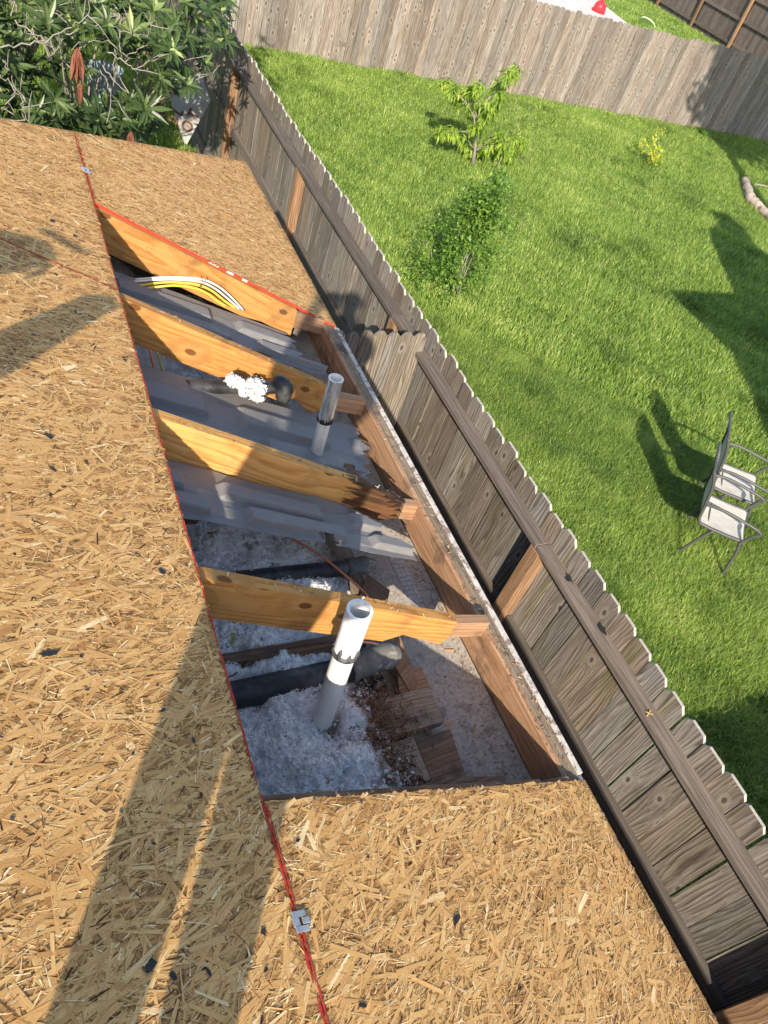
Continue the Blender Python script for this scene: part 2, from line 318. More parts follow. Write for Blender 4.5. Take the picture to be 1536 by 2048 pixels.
leafmat('shrub_leaf', [(0, (.04, .09, .014)), (.5, (.11, .21, .03)), (1, (.30, .44, .07))], .3, .45)
leafmat('yellow_leaf', [(0, (.40, .44, .04)), (1, (.62, .60, .08))], .4, .5)
leafmat('grass_blade', [(0, (.05, .10, .025)), (.3, (.15, .235, .047)), (.6, (.30, .41, .09)), (.88, (.45, .54, .14)), (1, (.60, .57, .27))], .4, .42)
leafmat('tree_leaf', [(0, (.03, .06, .015)), (1, (.1, .17, .04))], .2, .5)
m = NT('lawn_soil', .95, .1); o_ = m.obj(); a = m.noise(o_, .55, 5.0, .6); b = m.noise(o_, 38.0, 4.0, .7)
c = m.mix(m.mr(b, .3, .7), (.04, .075, .014), (.15, .24, .035)); c = m.mix(m.mr(a, .5, .72, 0, .5), c, (.13, .15, .05)); m.color(c); m.bump(b, .8, .02); M['lawn_soil'] = m.m

# ------------------------------------------------------------------ ground
mb = MB(); mb.face([(-120, -120, GZ), (160, -120, GZ), (160, 180, GZ), (-120, 180, GZ)]); tag(mb.build('ground', M['lawn_soil']), kind='structure')

# ================================================================== HOUSE
house = thing('house', 'house under repair with bare strand board roof deck, open eave bay and exposed rafters', 'house', (-.4, 1.2, GZ))
EX0 = -2.3
def hip_y(s): return 4.205 - s*cT
def clip_poly(s0, s1, y0, y1):
    """polygon in (s,y) of a sheet, clipped by the hip"""
    P = [(s0, y0), (s0, min(y1, hip_y(s0)))]
    if y1 > hip_y(s0): P += [(s1, hip_y(s1))] if hip_y(s1) < y1 else []
    elif y1 > hip_y(s1): P += [(4.205-y1)/cT and ((4.205-y1)/cT, y1), (s1, hip_y(s1))]
    else: P += [(s1, y1)]
    P += [(s1, y0)]
    return P
TK = .0115
def panel(s0, s1, y0, y1, dens=13000, label=None, ragged=None, seed=0, redlines=(), hipclip=True):
    g = np.random.default_rng(seed); P = clip_poly(s0, s1, y0, y1) if hipclip else [(s0, y0), (s0, y1), (s1, y1), (s1, y0)]
    mb = MB(); top = [RP(s, y) for s, y in P]; mb.prism([RP(s, y, -TK) for s, y in P], np.array(RP(0, 0, TK)), mi=0, uvf=lambda p: (p[0], p[1]), side_mi=1)
    V = [mb]; me_parts = []
    A = (s1-s0)*(y1-y0); N = int(A*dens)
    cs = g.uniform(s0, s1, N); cy = g.uniform(y0, y1, N)
    kind = g.random(N); L = np.where(kind < .80, g.uniform(.010, .045, N), g.uniform(.035, .10, N)); Wd = np.where(kind < .80, g.uniform(.0008, .0034, N), g.uniform(.004, .016, N))
    # strand direction: mostly near the panel's slope direction with wide scatter
    ang = np.where(g.random(N) < .74, g.normal(0.42, .40, N), g.uniform(-math.pi/2, math.pi/2, N))
    ds, dy = np.cos(ang), np.sin(ang)*-1
    ok = (cs-s0 > np.abs(ds)*L/2-.004) & (s1-cs > np.abs(ds)*L/2-.004) & (cy-y0 > np.abs(dy)*L/2-.004) & (y1-cy > np.abs(dy)*L/2-.004)
    if hipclip: ok &= (4.205 - cs*cT - cy) > L*.5
    cs, cy, L, Wd, ds, dy, kind = (a[ok] for a in (cs, cy, L, Wd, ds, dy, kind)); N = len(cs)
    z = g.uniform(.0003, .0013, (N, 1)) + g.normal(0, .00028, (N, 4)); z = np.clip(z, .00015, None)
    # tapered quads
    tp = g.uniform(.35, 1.0, (N, 2))
    corners = []
    for i, (a, b) in enumerate(((-1, -1), (1, -1), (1, 1), (-1, 1))):
        wsc = tp[:, 0] if a < 0 else tp[:, 1]
        ss = cs + a*ds*L/2 - b*dy*Wd/2*wsc + (g.normal(0, .0012, N)); yy = cy + a*dy*L/2 + b*ds*Wd/2*wsc
        corners.append(np.stack([-ss*cT + z[:, i]*sT, yy, ss*sT + z[:, i]*cT], -1))
    Vf = np.stack(corners, 1)
    # normal must point up
    nr = np.cross(Vf[:, 1]-Vf[:, 0], Vf[:, 2]-Vf[:, 0]); fl = nr[:, 2] < 0; Vf[fl] = Vf[fl][:, ::-1]
    uv = np.stack([np.stack([b*Wd/2, a*L/2], -1) for a, b in ((-1, -1), (1, -1), (1, 1), (-1, 1))], 1)
    col = np.stack([np.clip(g.normal(.54, .15, N) + np.where(kind < .80, g.normal(.02, .22, N), 0) - np.where((kind < .80) & (g.random(N) < .11), .55, 0), 0, 1), g.random(N), g.random(N)], -1)
    me = mesh_np('roof_panel', Vf, 4, uv, col, [M['osb_base'], M['red_edge'], M['osb'], M['red_chalk'], M['tar'], M['nail']], np.full(N, 2))
    # merge base prism + details through bmesh join
    for (a, b, wd) in redlines:     # red bleed of edge paint / chalk lines along seams, as a run of short uneven dashes
        a, b = np.array(a), np.array(b); n = int(np.linalg.norm(b-a)/.012); dr = (b-a)/np.linalg.norm(b-a); pr = np.array([-dr[1], dr[0]])
        for i in range(n):
            if random.random() < .12: continue
            p = a+(b-a)*(i+.5)/n; ww = wd*random.uniform(.4, 1.3); hl = .0075*random.uniform(.8, 1.2); of = random.uniform(-.0008, .0008)
            q = [p-dr*hl+pr*(of-ww/2), p+dr*hl+pr*(of-ww/2), p+dr*hl+pr*(of+ww/2), p-dr*hl+pr*(of+ww/2)]
            hz = random.uniform(.0022, .0026); mb.face([RP(x[0], x[1], hz) for x in q][::-1], mi=3)
    for k_ in range(int(y0/SP)-1, int(y1/SP)+2):      # nail heads in rows along the rafters
        yk = k_*SP+g.normal(0, .004)
        if not (y0+.006 < yk < y1-.006): yk = min(max(yk, y0+.01), y1-.01)
        if abs(yk-k_*SP) > .02: continue
        s_ = s0+.03
        while s_ < s1-.01:
            if yk < hip_y(s_)-.03 or not hipclip: q = yk+g.normal(0, .004); mb.face([RP(s_+.0042*math.cos(t), q+.0042*math.sin(t), .0026) for t in np.arange(0, 6.2, .9)][::-1], mi=5)
            s_ += g.uniform(.13, .19)
    # tar specks and scraps left by the torn-off felt
    for i in range(int(A*60)):
        s_, y_ = g.uniform(s0+.02, s1-.02), g.uniform(y0+.02, y1-.02)
        if hipclip and y_ > hip_y(s_)-.03: continue
        big = g.random() < .09; r = g.uniform(.005, .010) if big else g.uniform(.0012, .0042); k = 7; el = g.uniform(1, 2.8); th = g.uniform(0, 3.14)
        pts = []
        for j in range(k):
            t = 2*math.pi*j/k; rr = r*g.uniform(.55, 1.2); a_, b_ = rr*math.cos(t)*el, rr*math.sin(t); pts.append(RP(s_+a_*math.cos(th)-b_*math.sin(th), y_+a_*math.sin(th)+b_*math.cos(th), .0028+g.uniform(0, .0012 if big else .0002)))
        mb.face(pts[::-1], mi=4)
    o = mb.build('roof_panel', [M['osb_base'], M['red_edge'], M['osb'], M['red_chalk'], M['tar'], M['nail']], house)
    bm = bmesh.new(); bm.from_mesh(o.data); bm.from_mesh(me); bm.to_mesh(o.data); bm.free(); bpy.data.meshes.remove(me)
    if label: o['label'] = label
    return o
SE = 1.276; GP = .0022; YE = 4*SP
panel(SE+GP, SE+1.219, -.61+GP, 1.829-GP, 14000, 'long strand board sheet left of the open bay, crossed by the figure shadow', seed=1, redlines=[((SE+.004, -.6), (SE+.004, 1.8), .005), ((SE+.01, 1.826), (2.4, 1.826), .004)])
panel(SE+GP, SE+1.219, 1.829+GP, 4.4, 13000, 'strand board sheet at the upper left reaching the hip edge', seed=2, redlines=[((SE+.004, 1.84), (SE+.004, 2.92), .0042)])
panel(0.0, SE-GP, YE, 5.0, 13000, 'strand board sheet past the open bay, its corner near the fence', seed=3, redlines=[((SE-.004, 2.45), (SE-.004, 3.03), .0042)])
panel(0.0, SE-GP, -1.6, 0.0, 14000, 'near strand board sheet below the open bay with a metal panel clip', seed=4, redlines=[((SE-.004, -1.2), (SE-.004, -.01), .0042)])
panel(SE+GP, SE+1.219, -2.2, -.61-GP, 5000, seed=5)
panel(SE+1.223, SE+2.44, -2.2, 4.4, 700, seed=6)
mb = MB()   # the rest of the roof, out of frame
zr = 4.0*SL
def slab3(pts): mb.prism([(x, y, z-.012) for x, y, z in pts], (0, 0, .012))
slab3([(-3.30, -2.2, 3.30*SL), (-3.30, 4.205-3.30, 3.30*SL), (-4, .205, zr), (-4, -2.2, zr)])
slab3([(0, -1.6, 0), (-4, -1.6, zr), (-4, -6.0, zr), (0, -10, 0)][::1])
slab3([(-8, 4.205, 0), (-4, .205, zr), (-4, -6, zr), (-8, -10, 0)])
slab3([(0, 4.2, 0), (-4, .2, zr), (-8, 4.2, 0)]); slab3([(0, -10, 0), (-8, -10, 0), (-4, -6, zr)])
mb.build('roof_deck', M['osb_base'], house)
# white marks stamped on the red edge of the far sheet
for s0, s1 in ((.62, .655), (.545, .572)):
    mb = MB(); mb.face([RP(s0, YE-.0012, -.0012), RP(s1, YE-.0012, -.0012), RP(s1, YE-.0012, -.0102), RP(s0, YE-.0012, -.0102)]); mb.build('edge_mark', M['white_cable'], house)
mb = MB()
for i in range(9):
    s0 = .70+i*.006; mb.face([RP(s0, YE-.0012, -.002-.002*(i % 3)), RP(s0+.0035, YE-.0012, -.002-.002*(i % 3)), RP(s0+.0035, YE-.0012, -.009), RP(s0, YE-.0012, -.009)])
mb.build('edge_mark', M['white_cable'], house)
# H clips on the long seam
def hclip(s, y):
    mb = MB(); c = np.array(RP(s, y, .004)); a = np.array([-cT, 0, sT]); b = np.array([0, 1.0, 0]); n_ = np.array([sT, 0, cT]); col = (.5, .5, .5)
    for u0, u1, v0, v1 in ((-.016, .016, .008, .019), (-.016, .016, -.019, -.008), (.002, .018, -.009, .009), (-.022, -.004, -.006, .006)):
        mb.box(c + a*(u0+u1)/2 + b*(v0+v1)/2 + n_*random.uniform(0, .0015), b*(v1-v0)/2, a*(u1-u0)/2, n_*.0012)
    mb.build('panel_clip', M['galv'], house, bevel=.0015)
hclip(SE-.004, -.235); hclip(SE, 2.69)

# small brown grade stamp, unreadable, on the far rafter
mb = MB(); r_ = random.Random(4)
for row in range(3):
    for q in range(4):
        if row == 2 and q > 2: continue
        s_ = 1.02-q*.010-row*.004; o_ = -.045-row*.016
        for t_ in range(3):
            a_ = r_.uniform(-.003, .003); b_ = r_.uniform(-.005, .005); h_ = r_.random() < .5; mb.face([RP(s_+a_, YE-.0193, o_+b_), RP(s_+a_-(.006 if h_ else .0012), YE-.0193, o_+b_), RP(s_+a_-(.006 if h_ else .0012), YE-.0193, o_+b_-(.0012 if h_ else .009)), RP(s_+a_, YE-.0193, o_+b_-(.0012 if h_ else .009))])
plain('stamp_ink', (.20, .09, .03), .8)
STAMP = mb
# rafters (prisms in the x-z plane)
def rafter(k, poly_tail, label=None, xtop=-3.9, mat='pine'):
    y = k*SP; top = lambda x: -SL*x - TK/cT - .0015
    P = [(xtop, top(xtop)), (xtop, top(xtop)-.165)] + poly_tail
    mb = MB(); pts = [(x, y-.019, z) for x, z in P]
    t_ = np.array([-cT, 0, sT]); nn = np.array([sT, 0, cT])
    mb.prism(pts, (0, .038, 0), uvf=lambda p: (float(np.array(p)@nn), float(np.array(p)@t_)))
    o = mb.build('rafter', [M[mat], M['tar_char']] if False else M[mat], house, bevel=.0015)
    if label: o['label'] = label
    return o
def topz(x): return -SL*x - TK/cT - .0015
rafter(0, [(-.45, topz(-.45)-.165), (-.40, topz(-.40)-.12), (-.25, -.118), (-.20, .02), (-.21, topz(-.21))], mat='pine_old')
rafter(1, [(-.50, topz(-.50)-.165), (-.43, .075), (-.247, -.035), (-.200, .034), (-.212, topz(-.212))], 'nearest bare rafter, swirled orange grain, behind the white vent pipe')
rafter(2, [(-.50, topz(-.50)-.165), (-.43, .065), (-.24, -.06), (-.15, -.055), (-.20, -.035), (-.135, -.025), (-.19, -.008), (-.155, .008), (-.225, .016), (-.18, .032), (-.24, .045), (-.205, .058), (-.26, topz(-.26)-.03), (-.25, topz(-.25)-.012), (-.30, topz(-.30)-.008), (-.36, topz(-.36))], 'rafter with a blackened rotten lower end', mat='pine_rot')
rafter(3, [(-.50, topz(-.50)-.165), (-.43, .07), (-.34, -.02), (-.29, .0), (-.262, .055), (-.30, topz(-.30))], 'third bare rafter with dark knots and pale mortar smears')
rafter(4, [(-.50, topz(-.50)-.165), (-.40, .03), (-.24, -.05), (-.235, .03), (-.235, topz(-.235))], 'far bare rafter under the red sheet edge')
STAMP.build('grade_stamp', M['stamp_ink'], house)
# splinters at the rotten end of rafter 2
mb = MB(); y = 2*SP
for i in range(60):
    x0 = random.uniform(-.30, -.16); ln = random.uniform(.03, .10); zz = topz(x0)-random.uniform(.004, .125)
    mb.bar((x0-ln/2, y+random.uniform(-.016, .016), zz+ln/2*SL), (x0+ln/2, y+random.uniform(-.016, .016), zz-ln/2*SL), .006, random.uniform(.004, .012), up=(0, 1, .01))
plain('rot', (.035, .022, .015), .8, .3, var=.6, scale=60, dirt=(.16, .08, .04), dscale=20, dlo=.55, dhi=.7, bump=.003)
mb.build('rot_splinters', M['rot'], house)
# eave tails nailed between rafter ends and fascia
def tail(k, x0, z0, x1=-.075, mat='pine_old', h=.085, dz=0.0, dy=0.0):
    mb = MB(); y = k*SP+dy; zc0 = z0; mb.box(((x0+x1)/2, y, zc0+dz), ((x1-x0)/2, 0, -SL*(x1-x0)/2*.55), (0, .019, 0), (0, 0, h/2)); mb.build('eave_tail', M[mat], house, bevel=.002)
tail(1, -.225, -.005+.035, mat='fascia_wood', dy=-.004); tail(2, -.145, -.03, mat='fascia_wood'); tail(3, -.285, -.02+.03, mat='fascia_wood', dy=.015); tail(4, -.235, .0+.02, mat='pine_old'); tail(0, -.22, .01, mat='pine_old')
# ceiling joists beside the rafters
for k in (0, 1, 2, 3, 4):
    mb = MB(); mb.aabb(-3.6, -.52, k*SP+.021, k*SP+.058, -.145, (-.012, .025, -.012, .0, -.012)[k], grain='x'); mb.build('ceiling_joist', M['pine_old' if k in (0, 1, 2) else 'pine'], house, bevel=.002)
# fascia, trim, drip edge, soffit, plate, wall
mb = MB(); mb.aabb(-.078, -.0585, -6, 4.12, -.150, .008); mb.build('fascia_board', M['fascia_wood'], house, bevel=.003)
mb = MB(); mb.aabb(-.058, -.0195, -6, 4.14, -.165, .005); mb.build('fascia_trim', M['block_wood'], house, bevel=.002)
mb = MB(); mb.aabb(-.018, .006, -6, 4.17, -.158, -.0135 if False else -.0125); mb.build('white_fascia', M['white_paint'], house, bevel=.0015)
mb = MB(); mb.aabb(-.0190, .003, .022, 2.415, -.012, .0065); mb.build('white_fascia', M['white_dusty'], house, bevel=.002)
mb = MB()
for y0, y1 in ((-6, .9), (.902, 2.3), (2.302, 4.1)): mb.aabb(-.36, -.079, y0, y1, -.166, -.152)
mb.build('soffit_sheet', M['soffit'], house)
mb = MB(); mb.aabb(-8.0+.4, -.36, -9.6, 3.8, -.19, -.176); mb.build('ceiling', M['drywall'], house)
mb = MB(); mb.aabb(-.455, -.362, -9.6, 3.7, -.175, -.135); mb.build('top_plate', M['block_wood'], house, bevel=.002)
mb = MB(); mb.aabb(-.45, -.37, -9.6, 3.75, GZ, -.176); mb.aabb(-7.6, -.37, 3.751, 3.84, GZ, -.176, grain='x'); mb.aabb(-7.6, -7.5, -9.6, 3.75, GZ, -.177); mb.aabb(-7.5, -.45, -9.6, -9.5, GZ, -.177, grain='x'); mb.build('wall', M['brick'], house)
# perforated soffit vent strips
for y0, y1 in ((.66, 1.16), (1.9, 2.35)):
    mb = MB(); mb.aabb(-.215, -.155, y0, y1, -.1515, -.1495, mi=0)
    for i in range(int((y1-y0)/.022)):
        for j in range(3): mb.aabb(-.205+j*.017, -.195+j*.017, y0+.012+i*.022, y0+.022+i*.022, -.1494, -.1490, mi=1)
    mb.build('soffit_vent', [M['soffit'], M['galv']], house)

# ================================================================== stuff in the attic bays
def fbm(x, y, z=0.0, s=1.0, o=4):
    v = 0; a = 1; f = s
    for i in range(o): v += a*mnoise.noise((x*f, y*f, z+i*7.3)); a *= .55; f *= 2.05
    return v
def ins_h(x, y):
    """top of the loose fill"""
    h = -.045
    if y < SP:     # nearest bay: bright mound, scooped out towards the plate
        h += .075*math.exp(-((x+.83)/.22)**2-((y-.20)/.22)**2) + .02
        h -= .10*max(0, min(1, (x+.68)/.16)) + .075*math.exp(-((x+.75)/.075)**2-((y-.36)/.075)**2)
    elif y < 2*SP: h += .045*math.exp(-((x+1.0)/.3)**2) - .07*max(0, min(1, (x+.62)/.2))
    else: h -= .015 + .08*max(0, min(1, (x+.62)/.2))
    if y > 2.15: h += .20*max(0, min(1, (-x-.80)/.25))
    return h
nx, ny = 230, 400; X = np.linspace(-1.95, -.47, nx); Y = np.linspace(-.3, 2.75, ny)
V = np.zeros((ny, nx, 3)); cc_ = np.zeros((ny, nx))
for j, y in enumerate(Y):
    for i, x in enumerate(X):
        b = abs(fbm(x, y, 1.0, 22, 3)); h = ins_h(x, y) + .028*fbm(x, y, 0, 9, 2) + .034*(.5-b) + .010*abs(mnoise.noise((x*75, y*75, 2)))
        V[j, i] = (x + .006*mnoise.noise((x*60, y*60, 3)), y + .006*mnoise.noise((x*60, y*60, 9)), h)
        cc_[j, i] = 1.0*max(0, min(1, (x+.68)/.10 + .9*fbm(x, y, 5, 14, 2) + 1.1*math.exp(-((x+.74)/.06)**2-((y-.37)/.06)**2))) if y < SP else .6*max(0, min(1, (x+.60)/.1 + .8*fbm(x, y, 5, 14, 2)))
idx = np.arange(nx*ny).reshape(ny, nx); Fq = np.stack([idx[:-1, :-1], idx[:-1, 1:], idx[1:, 1:], idx[1:, :-1]], -1).reshape(-1, 4)
# loose tufts
ico = bmesh.new(); bmesh.ops.create_icosphere(ico, subdivisions=1, radius=1); iv = np.array([v.co[:] for v in ico.verts]); itf = np.array([[v.index for v in f.verts] for f in ico.faces]); ico.free()
def tufts(cents, r0, r1):
    VV, FF, CC = [], [], []; n = 0
    for c in cents:
        r = random.uniform(r0, r1); sc = np.array([random.uniform(.7, 1.4), random.uniform(.7, 1.4), random.uniform(.5, .9)]); ph = random.uniform(0, 99)
        k = np.array([1 + .75*mnoise.noise((v[0]*2.2+ph, v[1]*2.2, v[2]*2.2)) + .35*mnoise.noise((v[0]*5+ph, v[1]*5, v[2]*5)) for v in iv])
        VV.append(iv*k[:, None]*r*sc + np.array(c[:3])); FF.append(itf+n); CC.append(np.full(len(iv), c[3] if len(c) > 3 else 0.0)); n += len(iv)
    return np.concatenate(VV), np.concatenate(FF), np.concatenate(CC)
cents = []
for i in range(9000):
    x, y = random.uniform(-1.55, -.50), random.uniform(-.02, 2.42)
    if (y % SP) < .06: continue
    if x > -.62 and random.random() < .6: continue
    cents.append((x, y, ins_h(x, y)+.028*fbm(x, y, 0, 9, 2)+.008, 0.0 if random.random() < .93 else .7))
tv, tf, tc = tufts(cents, .0028, .0085)
def grid_tuft_object(name, gv, gf, gc, tv, tf, tc, mat):
    me = bpy.data.meshes.new(name); verts = np.concatenate([gv, tv]) if gv is not None else tv; n0 = len(gv) if gv is not None else 0
    faces = (gf.tolist() if gf is not None else []) + (tf+n0).tolist(); me.from_pydata(verts.tolist(), [], faces)
    colv = np.concatenate([gc, tc]) if gc is not None else tc
    li = np.zeros(len(me.loops), dtype=np.int32); me.loops.foreach_get('vertex_index', li)
    ca = me.color_attributes.new('rnd', 'FLOAT_COLOR', 'CORNER'); c = np.ones((len(li), 4), dtype=np.float32); c[:, 0] = colv[li]; ca.data.foreach_set('color', c.ravel())
    me.materials.append(mat); me.polygons.foreach_set('use_smooth', [True]*len(faces)); me.update(); return me
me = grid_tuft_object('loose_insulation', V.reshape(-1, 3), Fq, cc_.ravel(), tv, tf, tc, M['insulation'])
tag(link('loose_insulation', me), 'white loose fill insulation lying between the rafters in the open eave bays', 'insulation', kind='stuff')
def fluff(name, P, r0, r1, seed):
    g = np.random.default_rng(seed); n = len(P); a = g.normal(size=(n, 3)); a /= np.linalg.norm(a, axis=1)[:, None]; b = g.normal(size=(n, 3)); b -= a*(a*b).sum(1)[:, None]; b /= np.linalg.norm(b, axis=1)[:, None]
    r = g.uniform(r0, r1, (n, 1)); w_ = r*g.uniform(.18, .6, (n, 1)); nn = np.cross(a, b); k = g.uniform(-.5, .5, (n, 1))*r
    V1 = np.stack([P-a*r-b*w_*.4, P-b*w_+nn*k, P+b*w_+nn*k, P-a*r+b*w_*.4], 1); V2 = np.stack([P-b*w_+nn*k, P+a*r-b*w_*.3, P+a*r+b*w_*.3, P+b*w_+nn*k], 1)
    V = np.concatenate([V1, V2]); col = np.zeros((2*n, 3)); return mesh_np(name, V, 4, np.zeros((2*n, 4, 2)), col, M['insulation'])
def joinmesh(o, me):
    bm = bmesh.new(); bm.from_mesh(o.data); bm.from_mesh(me); bm.to_mesh(o.data); bm.free(); bpy.data.meshes.remove(me)
g_ = np.random.default_rng(5); fp = []
for i in range(80000):
    ii, jj = int(g_.integers(60, nx-1)), int(g_.integers(40, ny-20)); v = V[jj, ii]
    if cc_[jj, ii] > .35 and g_.random() < .85: continue
    fp.append(v + np.array([g_.normal(0, .003), g_.normal(0, .003), abs(g_.normal(0, .004))+.001]))
joinmesh(bpy.data.objects['loose_insulation'], fluff('f', np.array(fp), .0020, .0062, 3))
# clump of fluff lying over the elbow in the third bay
cl = []
for i in range(420):
    cxp, cyp, rxp, ryp = random.choice([(470, 762, 15, 9), (488, 770, 20, 9), (508, 768, 16, 10), (523, 778, 10, 11), (500, 785, 22, 8), (515, 795, 12, 7), (462, 757, 8, 5)])
    t = random.random()*6.28; q = random.random()**.6; p = at_y(cxp+math.cos(t)*rxp*q, cyp+math.sin(t)*ryp*q, 1.69 - random.random()*.05); cl.append((p[0], p[1], p[2], 0))
tv, tf, tc = tufts(cl, .004, .011); me = grid_tuft_object('insulation_clump', None, None, None, tv, tf, tc, M['insulation'])
ic = link('insulation_clump', me); joinmesh(ic, fluff('f', np.array([[q[0], q[1], q[2]] for q in cl]*7)+g_.normal(0, .006, (len(cl)*7, 3)), .0015, .0042, 4))
tag(ic, 'bright white clump of insulation snagged on the black elbow in the third bay', 'insulation')

# rafter vent baffles
def baffle(s_top, s_bot, yA, yB, off0, off1, label, seed, lift=None, keep=None):
    g = random.Random(seed); nu, nv = 150, 70; VV = []; root = None
    for i in range(nu):
        a = i/(nu-1); s = s_top+(s_bot-s_top)*a
        for j in range(nv):
            b = j/(nv-1); y = yA+(yB-yA)*b
            off = off0+(off1-off0)*a
            # two long channels with cross ribs
            ch = 0.0
            for c0, c1 in ((.10, .36), (.46, .74)):
                e = min(b-c0, c1-b); ch = max(ch, max(0, min(1, e/.035)))
            per = (a*2.9+seed*.37+(.13 if b > .4 else 0)) % 1.0; rib = max(0, min(1, (abs(per-.5)-.11)/.035))
            top_ = .026*ch*(.12+.88*rib)
            sag = .010*math.sin(a*4+seed)+.004*math.sin(b*3+a*7+seed)
            edge = .006*math.sin(a*24+seed)*(1 if b < .03 or b > .97 else 0)
            if lift: off += lift*max(0, (a-.6)/.4)*(b)
            ss = s; 
            if a > .97: ss += .02*mnoise.noise((b*6, seed, 0))
            VV.append(RP(ss, y + edge*.5 + .004*mnoise.noise((a*30, b*4, seed)), off+top_+sag))
    FF = []
    for i in range(nu-1):
        for j in range(nv-1):
            a, b = i/nu, j/nv
            if keep and not keep(a + .012*math.sin(b*37+seed), b): continue
            q = i*nv+j; FF.append((q, q+1, q+nv+1, q+nv))
    me = bpy.data.meshes.new('vent_baffle'); me.from_pydata(VV, [], FF); me.materials.append(M['baffle']); me.update()
    o = bpy.data.objects.new('vent_baffle', me); C.objects.link(o); md = o.modifiers.new('sol', 'SOLIDIFY'); md.thickness = .0012
    tag(o, label, 'vent baffle', 'grey foam baffles lying between the rafters'); return o
baffle(1.75, .12, 2.09, 2.385, -.29, -.098, 'grey moulded foam baffle in the farthest open bay beside the cable bundle', 1, keep=lambda a, b: (a < .90 or b < .16) and not (.66 < a < .80 and b < .10) )
baffle(1.75, .11, 1.33, 1.74, -.245, -.098, 'grey moulded foam baffle wedged behind the slim grey pipe', 2, keep=lambda a, b: a < .93+.07*b and not (.86 < a < .93 and b < .22))
baffle(1.75, .16, .945, 1.185, -.16, -.10, 'grey moulded foam baffle hanging below the rotten rafter', 3, keep=lambda a, b: (a < .80 or b < 1.0-(a-.80)/.20*.95) and not (.70 < a < .74 and b < .12))

# black insulated duct lines
def ductline(pts, rad, label, sleeve=None, rings=True):
    t = thing('insulated_line', label, 'pipe', tuple(pts[0])); P = []; Rr = []
    for i in range(len(pts)-1):
        for k in range(10):
            a = k/10; P.append(np.array(pts[i])*(1-a)+np.array(pts[i+1])*a)
    P.append(np.array(pts[-1])); Rr = [rad*(1+.05*mnoise.noise((i*.5, rad*9, 0))) for i in range(len(P))]
    mb = MB(); mb.tube(P, Rr, 24); mb.build('pipe', M['duct'], t)
    if sleeve:
        sp_ = [np.array(p) for p in sleeve[0]]; Q = []; q = []
        for i in range(len(sp_)-1):
            for k in range(8): a = k/8; Q.append(sp_[i]*(1-a)+sp_[i+1]*a)
        Q.append(sp_[-1]); n = len(Q)
        q = [sleeve[1]*(1+.14*mnoise.noise((i*.8, 4.4, rad*50))) * (1 if i < n-5 else (1-((i-n+5)/5)**2)**.5+.02) for i in range(n)]
        mb = MB(); mb.tube(Q, q, 26); mb.build('sleeve', M['duct_dusty'], t)
    return t
P0 = at_z(440, 1398, .0); P1 = at_z(700, 1338, -.03)
ductline([P0-(P1-P0)*.8, P0, P1], .043, 'black pipe with a grey dusty end crossing the nearest bay behind the white pipe', ([P1-(P1-P0)*.02, at_z(745, 1318, -.03), at_z(795, 1305, -.035)], .047))
A0 = at_z(470, 1160, -.01); A1 = at_z(715, 1133, -.04)
ductline([A0-(A1-A0)*1.5, A0, A1], .030, 'thin black pipe ending in torn tape in the second bay', ([A1-(A1-A0)*.10, at_z(748, 1128, -.04)], .034))
B0 = at_y(330, 773, 1.72); B1 = at_y(560, 775, 1.70)
ductline([B0-(B1-B0)*.8, B0, B1-(B1-B0)*.05, B1+np.array([.02, .02, .012])], .026, 'black pipe with a taped elbow under the third rafter', None)
mb = MB(); e0 = at_y(545, 762, 1.69); e1 = at_y(572, 772, 1.66); e2 = at_y(563, 805, 1.64)
mb.tube([e0, e0*.4+e1*.6+np.array([0, 0, .008]), e1, e1*.5+e2*.5, e2], [.026, .034, .036, .034, .028], 20); eo = mb.build('pipe_elbow', M['duct'], None, subsurf=1)
tag(eo, 'bulky black taped elbow below the third rafter', 'pipe fitting')

